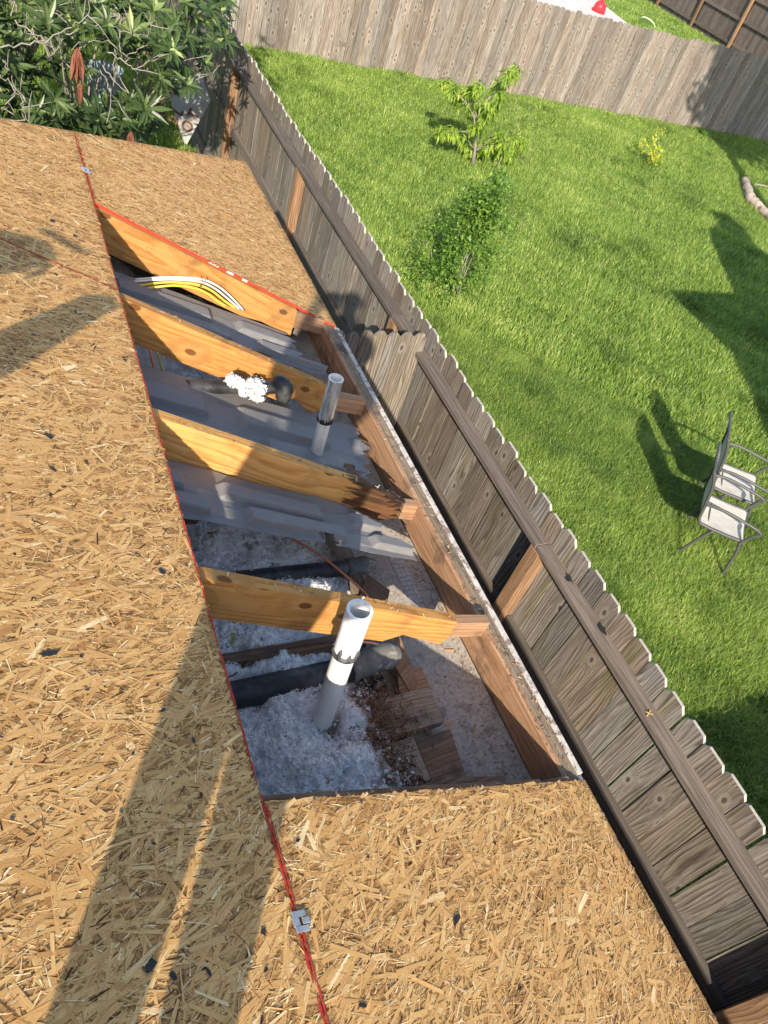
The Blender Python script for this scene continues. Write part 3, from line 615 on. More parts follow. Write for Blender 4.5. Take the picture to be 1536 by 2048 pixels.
# vent pipes
def vent_pipe(name, x, y, z0, z1, r, label, split, upper, lower, collar, lean=(0, 0)):
    t = thing(name, label, 'pipe', (x, y, z0)); n = 26
    def pt(z): return np.array([x+lean[0]*(z-z0), y+lean[1]*(z-z0), z])
    def wall(mb, za, zb, ra, rb, steps, wob=0.0, mi=0):
        mb.tube([pt(za+(zb-za)*i/steps) for i in range(steps+1)], [ra+(rb-ra)*i/steps + wob*mnoise.noise((i*1.3, x*9, 0)) for i in range(steps+1)], n, mi=mi, caps=False)
    mb = MB(); wall(mb, z0, split, r, r, 6); mb.build('pipe', M[lower], t)
    mb = MB(); ru = r*1.09; wall(mb, split-.01, z1, ru, ru*1.03, 14, .0018 if upper == 'foil' else .0006)
    # rim and bore
    for k in range(n):
        a, b = 2*math.pi*k/n, 2*math.pi*(k+1)/n; e = lambda rr, t_, z: tuple(pt(z)+np.array([rr*math.cos(t_), rr*math.sin(t_), 0]))
        mb.face([e(ru*1.03, a, z1), e(ru*1.03, b, z1), e(r*.86, b, z1+.0005), e(r*.86, a, z1+.0005)], mi=1); mb.face([e(r*.86, a, z1), e(r*.86, b, z1), e(r*.84, b, z0+.05), e(r*.84, a, z0+.05)], mi=1, smooth=True)
    mb.build('painted_end', [M[upper], M['pvc']], t)
    mb = MB()
    if collar == 'tar':
        mb.tube([pt(split-.012), pt(split-.006), pt(split+.008), pt(split+.014)], [r*1.02, r*1.2, r*1.22, r*1.05], n)
        for i in range(9):
            a = i/9*6.28+random.random()*.4; h = random.uniform(.01, .05); p = pt(split)+np.array([math.cos(a)*ru*.97, math.sin(a)*ru*.97, 0]); mb.tube([p, p+np.array([0, 0, h*.6]), p+np.array([0, 0, h])], [.008, .006, .001], 6)
        mb.build('tar_collar', M['tar_grey'], t)
    else:
        for i in range(16):
            a = i/16*6.28+random.random()*.2; p = pt(split-.006)+np.array([math.cos(a)*r, math.sin(a)*r, 0]); mb.tube([p, p+np.array([0, 0, .010+.012*random.random()]), p+np.array([0, 0, .022+.016*random.random()])], [.007, .005, .001], 6)
        mb.build('tar_collar', M['tar'], t)
    return t
vent_pipe('vent_pipe', -.752, .405, -.12, .50, .0325, 'white plastic vent pipe, wide open top, tar ring round its middle, in the nearest bay', .318, 'pipe_paint', 'pvc', 'tar', (-.01, .06))
gp = vent_pipe('vent_pipe', -.452, 1.452, -.13, .455, .0255, 'slim grey vent pipe with shiny silver upper half, behind the rotten rafter', .262, 'foil', 'pvc_grey', 'black', (-.01, .01))
# orange lettering running down the slim pipe
try:
    cu = bpy.data.curves.new('lettering', 'FONT'); cu.body = 'K-OC NSTTER'; cu.size = .018; cu.extrude = 0; cu.space_character = 1.15; cu.align_y = 'CENTER'
    to = bpy.data.objects.new('tmp', cu); C.objects.link(to); dg = bpy.context.evaluated_depsgraph_get(); me = bpy.data.meshes.new_from_object(to.evaluated_get(dg)); bpy.data.objects.remove(to)
    th0 = math.atan2(CAM[1]-1.452, CAM[0]+.452)+.25; rr = .0258
    for v in me.vertices:
        al, ac = v.co.x, v.co.y; th = th0 - (-ac)/rr; z = .245-al; v.co = (-.452-.003+rr*math.cos(th), 1.455+rr*math.sin(th), z)
    plain('orange_ink', (.62, .20, .08), .6, var=.3, scale=200); me.materials.append(M['orange_ink'])
    link('lettering', me, gp)
except Exception as ex: print('text', ex)

# cables
def cable(name, pts, r, mat, label, cat='cable', group=None, sub=8):
    pts = [np.array(p) for p in pts]; P = []
    for i in range(len(pts)-1):    # catmull-rom
        p0, p1, p2, p3 = pts[max(i-1, 0)], pts[i], pts[i+1], pts[min(i+2, len(pts)-1)]
        for k in range(sub):
            t = k/sub; P.append(.5*((2*p1)+(-p0+p2)*t+(2*p0-5*p1+4*p2-p3)*t*t+(-p0+3*p1-3*p2+p3)*t**3))
    P.append(pts[-1]); mb = MB(); mb.tube(P, r, 10); return tag(mb.build(name, M[mat]), label, cat, group)
def ypts(L, y): return [at_y(px, py, y) for px, py in L]
yb = 4*SP-.06
G1 = 'house wires bundled along the far bare rafter'
cable('wire', [at_y(235, 562, yb)]+ypts([(305, 556), (350, 555), (400, 558), (432, 570), (460, 592), (486, 620)], yb), .0045, 'white_cable', 'white wire, uppermost of the bundle along the far bare rafter', 'wire', G1)
cable('wire', ypts([(240, 566), (310, 560), (352, 559), (398, 563), (428, 576), (455, 597), (478, 618)], yb-.02), .0045, 'white_cable', 'white wire just below the uppermost white one in the bundle', 'wire', G1)
cable('wire', ypts([(255, 575), (315, 566), (355, 565), (396, 570), (424, 582), (448, 601), (470, 616)], yb-.045), .0050, 'yellow_cable', 'upper of the two yellow wires in the bundle', 'wire', G1)
cable('wire', ypts([(262, 582), (330, 572), (362, 572), (392, 577), (416, 588), (432, 600), (450, 612)], yb-.075), .0050, 'yellow_cable', 'lower of the two yellow wires, lying against the foam baffle', 'wire', G1)
cable('cable_tie', ypts([(403, 552), (404, 566), (396, 578)], yb-.07), .0018, 'tar', 'short black tie round the yellow and white wires', 'cable tie')
cable('cable', [at_z(585, 1078, .03), at_z(640, 1110, .02), at_z(690, 1150, .0), at_z(728, 1184, -.03), at_z(740, 1200, -.09)], .0042, 'copper', 'flat copper red cable slanting across the second bay')
cable('cable', [at_z(430, 1375, -.005), at_z(462, 1352, .0), at_z(520, 1312, .02), at_z(590, 1291, .03), at_z(660, 1283, .03), at_z(735, 1284, .015), at_z(772, 1294, -.01), at_z(800, 1300, -.06)], .0046, 'brown_cable', 'brown cable arching behind the white pipe in the nearest bay')
cable('cable', [at_y(300, 700, 1.75), at_y(308, 735, 1.75), at_y(318, 765, 1.75)], .0055, 'copper', 'short red cable under the third rafter beside white insulation')
cable('cable', [at_y(316, 706, 1.74), at_y(324, 738, 1.74), at_y(330, 764, 1.74)], .004, 'green_strap', 'short olive cable next to the red one under the third rafter')
cable('cable', [at_y(345, 935, 1.19), at_y(390, 942, 1.185), at_y(430, 958, 1.18), at_y(480, 970, 1.175)], .006, 'copper', 'dusty red cable above the foam baffle under the rotten rafter')
cable('cable', [at_z(425, 660, 0), at_z(440, 672, 0.0), at_z(470, 676, 0), at_z(505, 690, 0), at_z(520, 698, 0)], .005, 'copper', 'red brown cable seen in the gap below the farthest baffle')
mb = MB(); mb.bar(at_z(418, 1060, .02), at_z(470, 1190, -.03), .012, .003, up=(0, 0, 1)); tag(mb.build('strap', M['green_strap']), 'olive yellow strap sunk in the insulation of the second bay', 'strap', 'olive straps in the insulation')
mb = MB(); mb.bar(at_z(468, 1235, .02), at_z(464, 1292, -.0), .012, .003, up=(0, 0, 1)); tag(mb.build('strap', M['green_strap']), 'olive yellow strap below the nearest bare rafter', 'strap', 'olive straps in the insulation')

# boards and blocks by the wall plate
def quadboard(name, P, th, mat, label, cat='board'):
    P = [np.array(p) for p in P]; mb = MB(); e = P[1]-P[0]; e /= np.linalg.norm(e); f = np.cross(np.array([0, 0, 1.0]), e)
    mb.prism([p-np.array([0, 0, th]) for p in P], (0, 0, th), uvf=lambda p: (float(np.array(p)@f), float(np.array(p)@e)))
    return tag(mb.build(name, M[mat], bevel=.002), label, cat)
zb = -.085
quadboard('board', [at_z(692, 1415, zb), at_z(858, 1374, zb), at_z(888, 1442, zb), at_z(735, 1488, zb)], .036, 'block_wood', 'short grey brown plank littered with needles right of the white pipe')
quadboard('board', [at_z(770, 1296, -.06), at_z(798, 1268, -.06), at_z(850, 1400, -.10), at_z(832, 1404, -.10)], .075, 'fascia_wood', 'upright reddish block behind the needle covered plank')
quadboard('board', [at_z(795, 1345, -.09), at_z(842, 1332, -.09), at_z(862, 1376, -.10), at_z(800, 1392, -.10)], .03, 'pine_old', 'pale end block between the dusty pipe and the plank')
quadboard('board', [at_z(762, 1494, -.10), at_z(826, 1472, -.10), at_z(862, 1560, -.105), at_z(810, 1580, -.105)], .02, 'block_wood', 'dusty plank scrap under the needle covered plank')
quadboard('board', [at_z(830, 1480, -.13), at_z(900, 1458, -.13), at_z(935, 1560, -.13), at_z(868, 1572, -.13)], .02, 'pine_old', 'dark brown sheet scrap lying on the eave floor')
quadboard('board', [at_z(820, 1580, -.07), at_z(880, 1555, -.07), at_z(1010, 1552, -.09), at_z(1010, 1572, -.09), at_z(830, 1592, -.07)], .035, 'pine_old', 'low brown board along the near sheet edge')
quadboard('board', [at_z(640, 955, .0), at_z(690, 962, -.02), at_z(695, 1020, -.03), at_z(650, 1010, .0)], .04, 'block_wood', 'small grey block beneath the rotten rafter')
quadboard('board', [at_z(735, 1148, -.09), at_z(780, 1180, -.10), at_z(775, 1204, -.10), at_z(720, 1192, -.09)], .05, 'pine_old', 'brown block behind the nearest bare rafter')

# needles, chips and nails
N = 4200; vv = []; col = []
def chip(p, L, Wd, a, tilt, c):
    d = np.array([math.cos(a), math.sin(a), tilt]); n_ = np.array([-math.sin(a), math.cos(a), random.uniform(-.4, .4)])*Wd/2; p = np.array(p); bend = np.array([random.uniform(-1, 1), random.uniform(-1, 1), 0])*L*.08
    vv.append([p-d*L/2-n_, p+bend-n_, p+bend+n_, p-d*L/2+n_]); vv.append([p+bend-n_, p+d*L/2-n_*.4, p+d*L/2+n_*.4, p+bend+n_]); col.append(c); col.append(c)
for i in range(N):
    t = random.random(); c = (random.random()**1.3, 0, 0)
    if t < .42:    # soffit floor
        x, y = random.uniform(-.35, -.085), random.uniform(.02, 2.4); z = -.1505
        if random.random() < .35: x = -.09-abs(random.gauss(0, .04))
        chip((x, y, z+random.random()*.004), random.uniform(.004, .017), random.uniform(.001, .0028), random.random()*6.3, random.uniform(-.1, .1), (random.random()**.8, 0, 0))
    elif t < .80:  # brown litter by the plate in the nearest bay
        x, y = -.56+random.gauss(0, .07), .40+random.gauss(0, .11)
        if not (.03 < y < .58 and -.74 < x < -.37): continue
        z = max(ins_h(x, y)+.012, -.10) if x < -.47 else -.13
        if -.60 < x < -.36 and .30 < y < .50: z = zb+.002
        chip((x, y, z+random.random()*.012), random.uniform(.008, .03), random.uniform(.001, .0025), random.random()*6.3, random.uniform(-.4, .4), (random.random()*.75, 0, 0))
    elif t < .9:   # along the fascia top
        y = random.uniform(.05, 2.4); chip((random.uniform(-.077, -.02), y, .0125), random.uniform(.004, .02), random.uniform(.001, .004), random.random()*6.3, 0, (random.uniform(.3, 1), 0, 0))
    else:          # rest of the bays near the plate
        x, y = random.uniform(-.62, -.36), random.uniform(.65, 2.4); chip((x, y, -.125+random.random()*.01), random.uniform(.006, .02), random.uniform(.001, .003), random.random()*6.3, random.uniform(-.3, .3), (random.random()*.6, 0, 0))
for k_ in (0, 1, 2, 3):
    for i in range(34):
        x = random.uniform(-1.1, -.22); chip((x, k_*SP+random.uniform(-.017, .017), topz(x)+.0015), random.uniform(.004, .022), random.uniform(.002, .006), random.random()*6.3, -.3, (random.choice([.6, .8, .9, .98]), 0, 0))
for x, y in ((-.30, .16), (-.2, .3), (-.28, .35), (-.15, .62)): chip((x, y, -.148), .04, .009, random.random()*3, 0, (.85, 0, 0))
vv = np.array(vv); uvz = np.zeros((len(vv), 4, 2)); me = mesh_np('wood_litter', vv, 4, uvz, np.array(col), M['debris']); tag(link('wood_litter', me), 'pine needles and wood chips strewn over the eave floor', 'litter', kind='stuff')
mb = MB(); mb.box((-.105, .86, -.145), (.004, .016, 0), (.009, -.002, 0), (0, 0, .002)); tag(mb.build('metal_scrap', M['galv']), 'tiny bright metal scrap on the eave floor beside the fascia', 'scrap')

# ================================================================== FENCES
def picket(mb, c, wdir, ndir, w_, th, z0, z1, ear=.025, lean=0.0, warp=0.0, edge_mi=None):
    """dog-ear board: c = (x,y) centre; wdir unit along fence"""
    c = np.array([c[0], c[1], 0.0]); wd = np.array([*wdir, 0.0]); nd = np.array([*ndir, 0.0]); h = w_/2
    prof = [(-h, z0), (h, z0), (h, z1-ear*1.1), (h-ear, z1), (-h+ear, z1), (-h, z1-ear*1.1)]
    col = (random.random(), random.random(), random.random()); uo = random.random()*5
    P = [c + wd*(a + lean*(z-z0)) - nd*th/2 + np.array([0, 0, z]) for a, z in prof]
    mb.prism(P, nd*th, col=col, uvf=lambda p: (float((np.array(p)-c)@wd)+uo, float(p[2])+uo*3), side_mi=(lambda a, b: edge_mi if min(a[2], b[2]) > z1-ear*1.3 else 0) if edge_mi is not None else None)
def fence_thing(name, label, loc): return thing(name, label, 'fence', loc)
plain('cut_end', (.42, .38, .33), .9, var=.2, scale=80)

FX = 1.172
posts = [-3.06, -.79, 1.48, 3.68, 6.02, 8.42, 10.9, 13.3]
nf = fence_thing('wood_fence', 'weathered brown picket fence with capping rail running beside the roof eave', (FX, 5, GZ))
ends = [-5.3]+posts+[14.55]
# pickets continuous, measured ~.143 apart
mb = MB(); y = -5.2; n = 0
while y < 14.5:
    wv = .1402; zt = -.605 + random.gauss(0, .009) + .010*math.sin(y*1.7); skip = False
    if abs(y-1.52) < .0: skip = True
    th = .016; xo = random.gauss(0, .003)+(.010 if random.random() < .12 else 0)
    picket(mb, (FX+xo, y), (0, 1), (1, 0), wv, th, GZ+.03, zt, random.uniform(.022, .032), lean=random.gauss(0, .0022), edge_mi=1)
    y += wv+max(.0004, random.gauss(.0030, .0022)); n += 1
mb.build('picket_panel', [M['fence_near'], M['cut_end']], nf)
for y in posts:
    mb = MB(); yy = y; mb.aabb(FX-.10, FX-.012, yy-.045, yy+.045, GZ-.1, -.80, grain='z', col=(.6+.3*random.random(), random.random(), random.random()*.3)); mb.build('post', M['post_wood'], nf, bevel=.004)
for a, b in zip(ends[:-1], ends[1:]):
    # capping rail pieces butt over posts, mid and low rail between posts
    mb = MB(); dz = random.gauss(0, .004); zz = -.778+dz; dx = random.gauss(0, .002)
    mb.box((FX-.010-.045+dx, (a+b)/2, zz), (0, (b-a)/2-.0015, random.gauss(0, .003)), (.046, 0, 0), (0, 0, .0185)); mb.build('top_rail', M['fence_rail'], nf, bevel=.004)
    mb = MB(); mb.box((FX-.0085-.020, (a+b)/2, -1.44+random.gauss(0, .008)), (0, (b-a)/2-.047, random.gauss(0, .004)), (.0185, 0, 0), (0, 0, .044)); mb.build('rail', M['fence_rail'], nf, bevel=.004)
    mb = MB(); mb.box((FX-.0085-.020, (a+b)/2, -2.16), (0, (b-a)/2-.047, 0), (.0185, 0, 0), (0, 0, .044)); mb.build('rail', M['fence_rail'], nf, bevel=.004)
# bits of tar paper and straw on the capping rail
def scrapmesh(px, py, r, label, seed):
    g = random.Random(seed); c = at_z(px, py, -.757); mb = MB(); pts = []
    for j in range(11):
        t = 2*math.pi*j/11; rr = r*g.uniform(.45, 1.25); pts.append((c[0]+rr*math.cos(t)*.8, c[1]+rr*math.sin(t)*1.2, -.7575+g.uniform(0, .006)))
    mb.face(pts); o = mb.build('felt_scrap', M['tar']); s_ = o.modifiers.new('s', 'SOLIDIFY'); s_.thickness = .0015; tag(o, label, 'scrap', 'black felt scraps on the fence rail')
scrapmesh(1138, 1157, .028, 'black felt scrap on the fence rail, the farther of two', 1); scrapmesh(1205, 1258, .03, 'black felt scrap on the fence rail, the nearer and longer of two', 2); 
mb = MB(); c = at_z(1297, 1428, -.757); mb.bar(c+np.array([-.02, -.01, .003]), c+np.array([.02, .012, .003]), .005, .002); mb.bar(c+np.array([-.01, .012, .005]), c+np.array([.016, -.012, .005]), .004, .002); plain('straw', (.62, .40, .12), .8); tag(mb.build('straw', M['straw']), 'crossed yellow straw bits on the capping rail', 'straw')

# side return fence between house and boundary fence
rf = fence_thing('side_fence', 'short weathered return fence of narrow round topped pickets between house and boundary fence', (.4, 3.25, GZ))
mb = MB(); x = -.30
while x < 1.06:
    picket(mb, (x+.049, 3.25+random.gauss(0, .003)), (1, 0), (0, 1), .097, .017, GZ+.05, -.60+random.gauss(0, .004), .030); x += .1015
mb.build('picket_panel', M['fence_near'], rf)
for z in (-.86, -1.5, -2.15):
    mb = MB(); mb.aabb(-.36, 1.06, 3.262, 3.299, z-.045, z+.045, grain='x'); mb.build('rail', M['fence_rail'], rf, bevel=.003)

# far fence across the lawn
YF = 14.62
ff = fence_thing('wood_fence', 'pale grey knotty board fence across the far end of the lawn', (10, YF, GZ))
for bx in range(14):
    mb = MB(); x = -6+bx*2.4
    for i in range(17): picket(mb, (x+.0706+i*.1412, YF+random.gauss(0, .007)), (1, 0), (0, 1), .1372+random.gauss(0, .0014), .016, GZ-.02, -.645+random.gauss(0, .012)+.03*math.sin(x*.5), .028, lean=random.gauss(0, .003))
    mb.build('picket_panel', M['fence_far'], ff)
    mb = MB(); mb.aabb(x-.045, x+.045, YF+.055, YF+.145, GZ-.1, -.75, grain='z'); mb.build('post', M['post_wood'], ff)
    for z in (-.85, -2.1):
        mb = MB(); mb.aabb(x+.03, x+2.37, YF+.012, YF+.05, z-.045, z+.045, grain='x'); mb.build('rail', M['fence_rail'], ff)
# fence of the yard beyond, seen from its post side
tf_ = fence_thing('wood_fence', 'dark stained fence with tan posts in the yard beyond the pale fence', (24.3, 26, GZ))
py_ = [19.2, 21.7, 24.2, 26.55, 28.9, 31.3, 33.7]
for a, b in zip(py_[:-1], py_[1:]):
    mb = MB(); y = a
    while y < b-.01: picket(mb, (24.35, y+.07), (0, 1), (1, 0), .138, .016, GZ, -.55+random.gauss(0, .01), .02); y += .1412
    mb.build('picket_panel', M['fence_dark'], tf_)
    for z in (-.72, -1.45, -2.2):
        mb = MB(); mb.aabb(24.25, 24.335, a+.045, b-.045, z-.05, z+.05); mb.build('rail', M['fence_dark'], tf_)
for y in py_:
    mb = MB(); mb.aabb(24.16, 24.25, y-.045, y+.045, GZ, -.55, grain='z'); mb.build('post', M['post_wood'], tf_)

# patio slab and toys beyond the pale fence
sp_ = [at_z(1190, 0, GZ), at_z(1236, 36, GZ)]
d_ = (sp_[1]-sp_[0]); d_ /= np.linalg.norm(d_); a_ = sp_[0]-d_*9; b_ = sp_[1]+d_*3; wv_ = np.array([d_[1], -d_[0], 0]); wv_ *= -1 if wv_[0] > 0 else 1
mb = MB(); mb.prism([tuple(p) for p in (a_, b_, b_+wv_*8, a_+wv_*8)], (0, 0, .05)); tag(mb.build('patio_slab', M['concrete']), kind='structure')
t = at_z(1196, 24, GZ+.05); mb = MB(); mb.tube([(t[0], t[1], GZ+.05), (t[0], t[1], GZ+.30), (t[0], t[1], GZ+.42)], [.24, .19, .03], 20); tag(mb.build('toy_tub', M['red_plastic'], loc=tuple(t)), 'small red plastic tub on the concrete slab beyond the pale fence', 'toy')
t = at_z(1294, 50, GZ); mb = MB(); mb.tube([(t[0]-.03, t[1], GZ+.02), (t[0], t[1]+.02, GZ+.07), (t[0]+.02, t[1]+.03, GZ+.11)], [.33, .32, .20], 24); tag(mb.build('flying_disc', M['lime_plastic'], loc=tuple(t)), 'pale lime disc lying on grass beyond the pale fence', 'toy')

# ================================================================== LAWN
def grass(name, polyfn, N, xr, yr, hmin, hmax, wmin, wmax, seed, label):
    g = np.random.default_rng(seed); x = g.uniform(*xr, N); y = g.uniform(*yr, N); ok = polyfn(x, y); x, y = x[ok], y[ok]; n = len(x)
    def ns(s_, ph): return (np.sin(x*s_+ph)*np.cos(y*s_*1.13+ph*2)+np.sin(x*s_*2.3+y*s_*1.7+ph*3)*.6+np.sin(x*s_*5.1-y*s_*4.3+ph)*.35)/1.95
    patch = ns(.9, 1.0); fine = ns(3.7, 4.0); tall = np.zeros(n); dry = np.zeros(n)
    for q in range(110):
        i = g.integers(0, n); r_ = g.uniform(.08, .30); dd = np.exp(-((x-x[i])**2+(y-y[i])**2)/r_**2)
        if q % 3: tall = np.maximum(tall, dd)
        else: dry = np.maximum(dry, dd)
    h = g.uniform(hmin, hmax, n)*(1+.35*fine+.2*patch+.7*tall-.35*dry); wd = g.uniform(wmin, wmax, n); az = g.uniform(0, 2*math.pi, n); ln = g.uniform(.2, 1.0, n)*h
    bx, by = np.cos(az), np.sin(az); px, py = -by, bx
    b0 = np.stack([x-px*wd/2, y-py*wd/2, np.full(n, GZ)], -1); b1 = np.stack([x+px*wd/2, y+py*wd/2, np.full(n, GZ)], -1)
    mz = GZ+h*.62; mx, my = x+bx*ln*.35, y+by*ln*.35
    m0 = np.stack([mx-px*wd*.42, my-py*wd*.42, mz], -1); m1 = np.stack([mx+px*wd*.42, my+py*wd*.42, mz], -1)
    tz = GZ+h*g.uniform(.7, 1.0, n); tx, ty = x+bx*ln, y+by*ln
    t0 = np.stack([tx-px*wd*.06, ty-py*wd*.06, tz], -1); t1 = np.stack([tx+px*wd*.06, ty+py*wd*.06, tz], -1)
    V = np.concatenate([np.stack([b0, b1, m1, m0], 1), np.stack([m0, m1, t1, t0], 1)])
    c = np.clip(.52+.12*patch+.12*fine-.20*tall+.17*dry+g.normal(0, .20, n)+np.where(g.random(n) < .02, .4, 0), 0, 1); col = np.stack([c, c, c], -1); col = np.concatenate([col, col])
    me = mesh_np(name, V, 4, np.zeros((2*n, 4, 2)), col, M['grass_blade']); return tag(link(name, me), label, 'grass', kind='stuff')
def vis(x, y, lo, hi):     # region of lawn the camera may look at (with margin)
    d0 = x-CAM[0]; d1 = y-CAM[1]; D = np.hypot(d0, d1); return (D > lo) & (D <= hi) & (x > 1.3) & (y < YF-.02) & (y > -1.5) & (x < 3.2+1.15*(y+2.2))
grass('lawn_grass', lambda x, y: vis(x, y, 0, 8.2), 850000, (1.3, 8), (-1.5, 8), .028, .085, .003, .0062, 1, 'bright green clumpy lawn just beyond the picket fence, around the chairs')
grass('lawn_grass', lambda x, y: vis(x, y, 8.2, 30), 900000, (1.3, 20), (0, 14.6), .035, .095, .006, .0105, 2, 'bright green lawn stretching to the pale far fence')
grass('side_grass', lambda x, y: (x < 1.1) & (y > 4.3), 90000, (-4, 1.1), (4.3, 14.5), .04, .12, .004, .009, 3, 'rough dark grass under the loquat bush')
grass('far_grass', lambda x, y: (y > 14.8) & (x > 12+.0*y) & ((x-sp_[0][0])*wv_[0]+(y-sp_[0][1])*wv_[1] < .0), 160000, (12, 24.2), (14.8, 34), .04, .09, .012, .022, 4, 'mown grass beyond the pale fence')

# ================================================================== PLANTS
class Leaves:
    def __init__(s): s.V = []; s.C = []; s.mi = []
    def leaf(s, p, d, up, L, W, c, droop=.25, mi=0):
        p, d, up = np.array(p, float), np.array(d, float), np.array(up, float); d /= np.linalg.norm(d)+1e-9; sd = np.cross(d, up); sd /= np.linalg.norm(sd)+1e-9; n = np.cross(sd, d)
        st = [(0, .10, 0), (.3, .8, .02), (.62, 1.0, -droop*.35), (1.0, .04, -droop)]
        pts = [(p+d*L*t - np.array([0, 0, 0])+n*(dr*L), wv*W/2) for t, wv, dr in st]
        for (a, wa), (b, wb) in zip(pts[:-1], pts[1:]):
            fa, fb = n*wa*.35, n*wb*.35
            s.V.append([a-sd*wa+fa, a, b, b-sd*wb+fb]); s.V.append([a, a+sd*wa+fa, b+sd*wb+fb, b]); s.C += [(c, 0, 0)]*2; s.mi += [mi]*2
    def build(s, name, mats, parent=None):
        V = np.array(s.V); me = mesh_np(name, V, 4, np.zeros((len(V), 4, 2)), np.array(s.C, float), mats, np.array(s.mi)); return link(name, me, parent)
def rndunit():
    v = np.array([random.gauss(0, 1) for _ in range(3)]); return v/np.linalg.norm(v)
def cray(px, py, D): d = ray(px, py); return CAM + d/np.linalg.norm(d)*D

lq = thing('loquat_bush', 'large loquat bush with long leathery leaf rosettes and pale bare twigs beyond the roof', 'bush', (-.9, 8.2, GZ))
LV = Leaves(); tw = MB(); ttips = []
trunk0 = np.array([-.9, 8.2, GZ]); forks = [np.array([-.5, 8.0, -1.75]), np.array([-1.3, 7.6, -1.8]), np.array([.0, 8.6, -1.8]), np.array([-1.0, 9.3, -1.6])]
tw.tube([trunk0, trunk0+np.array([.02, 0, .3]), trunk0+np.array([.05, 0, .5])], [.06, .05, .045], 10)
for f in forks: tw.tube([trunk0+np.array([.05, 0, .5]), (trunk0+f)/2+np.array([0, 0, .25]), f], [.04, .03, .025], 8)
def rosette(p, out, n, L, cbase, dead=False):
    out = np.array(out, float); out /= np.linalg.norm(out)
    a = np.cross(out, (0.3, .2, 1)); a /= np.linalg.norm(a); b = np.cross(out, a)
    for i in range(n):
        t = i*2.4+random.random()*.5; el = random.uniform(.1, 1.0) if not dead else random.uniform(-1.2, -.6); rd = a*math.cos(t)+b*math.sin(t)
        d = rd*math.cos(el)+out*math.sin(el) if not dead else rd*.35+np.array([0, 0, -1.0]); young = el > .85
        LV.leaf(p, d, out if not dead else rd, L*random.uniform(.6, 1.3)*(.7 if young else 1), L*.225, min(1, max(0, cbase+random.gauss(0, .13)+(.25 if young else 0))), random.uniform(.05, .45), 1 if dead else 0)
cnt = 0; tries = 0
while cnt < 900 and tries < 40000:
    tries += 1; px, py = random.uniform(-260, 452), random.uniform(-320, 288)
    # keep the dark hollow seen in the photograph fairly open
    if 185 < px < 295 and 105 < py < 195 and random.random() < .93: continue
    if 60 < px < 185 and 70 < py < 200 and random.random() < .8: continue
    if px > 300 and py > 175 and random.random() < (.97 if px > 340 else .5): continue
    if px > 150+.9*(330-py)+90 and random.random() < .9: continue
    if px > 430-.0*py and py > 120: continue
    if py < 0: D = random.uniform(8.2, 11.0)
    else: D = random.uniform(7.6, 9.8)
    p = cray(px, py, D)
    if p[2] < GZ+.25 or p[2] > .9 or p[0] > 1.02 or p[1] < 4.9 or p[0] < -3.6: continue
    f = min(forks, key=lambda q: np.linalg.norm(q-p)); out = (p-f)*np.array([1, 1, .7])+np.array([0, 0, .45])+rndunit()*.35
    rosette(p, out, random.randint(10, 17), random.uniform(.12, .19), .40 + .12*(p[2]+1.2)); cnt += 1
    if random.random() < .09:
        mid = (p+f)/2+rndunit()*.15+np.array([0, 0, -.08]); m2 = p*.75+mid*.25+rndunit()*.06; tw.tube([f, mid, m2, p], [.013, .009, .006, .004], 6)
# pale bare twigs in front
for L in ([(0, 95), (60, 90), (100, 78), (145, 55), (175, 30), (178, 0)], [(30, 40), (70, 75), (110, 95), (125, 120)], [(250, 118), (290, 92), (330, 70), (350, 30)], [(215, 105), (250, 125), (265, 138), (300, 120), (330, 110)], [(60, 20), (100, 25), (140, 5)], [(130, 68), (160, 52), (200, 48), (240, 60)], [(235, 60), (265, 70), (295, 73), (302, 50), (300, 20)], [(90, 85), (110, 105), (95, 118)], [(200, 140), (215, 165), (222, 200), (236, 202)], [(205, 130), (232, 165), (258, 187)], [(45, 190), (45, 215), (58, 243)], [(160, 100), (175, 85), (215, 80)], [(330, 120), (380, 118), (420, 112)], [(350, 158), (385, 160), (425, 148), (440, 130)], [(0, 150), (20, 165), (40, 190), (50, 240)], [(0, 175), (15, 200), (30, 230)], [(5, 120), (25, 150), (30, 190)]):
    D = random.uniform(7.3, 7.9); P = []
    for i, (a, b) in enumerate(L): P.append(cray(a, b, D+random.uniform(-.06, .06)))
    Q_ = []
    for i in range(len(P)-1):
        for k in range(4): Q_.append(P[i]*(1-k/4)+P[i+1]*k/4+(rndunit()*.018 if k else 0))
        if random.random() < .8: sidep = P[i+1]+rndunit()*.22; tw.tube([P[i+1], (P[i+1]+sidep)/2+rndunit()*.03, sidep], [.005, .004, .002], 5, mi=1)
    Q_.append(P[-1]); r0_ = random.uniform(.004, .0068); tw.tube(Q_, [r0_*(1-.6*i/len(Q_)) for i in range(len(Q_))], 6, mi=1)
for a, b in ((155, 95), (262, 262), (160, 165)):
    pts = cray(a, b, 7.4); rosette(pts, (0, 0, 1), 26 if b < 120 else 14, .21 if b < 120 else .14, .6, dead=True)
LV.build('foliage', [M['loquat_leaf'], M['dead_leaf']], lq); tw.build('branches', [M['bark'], M['bark_pale']], lq)

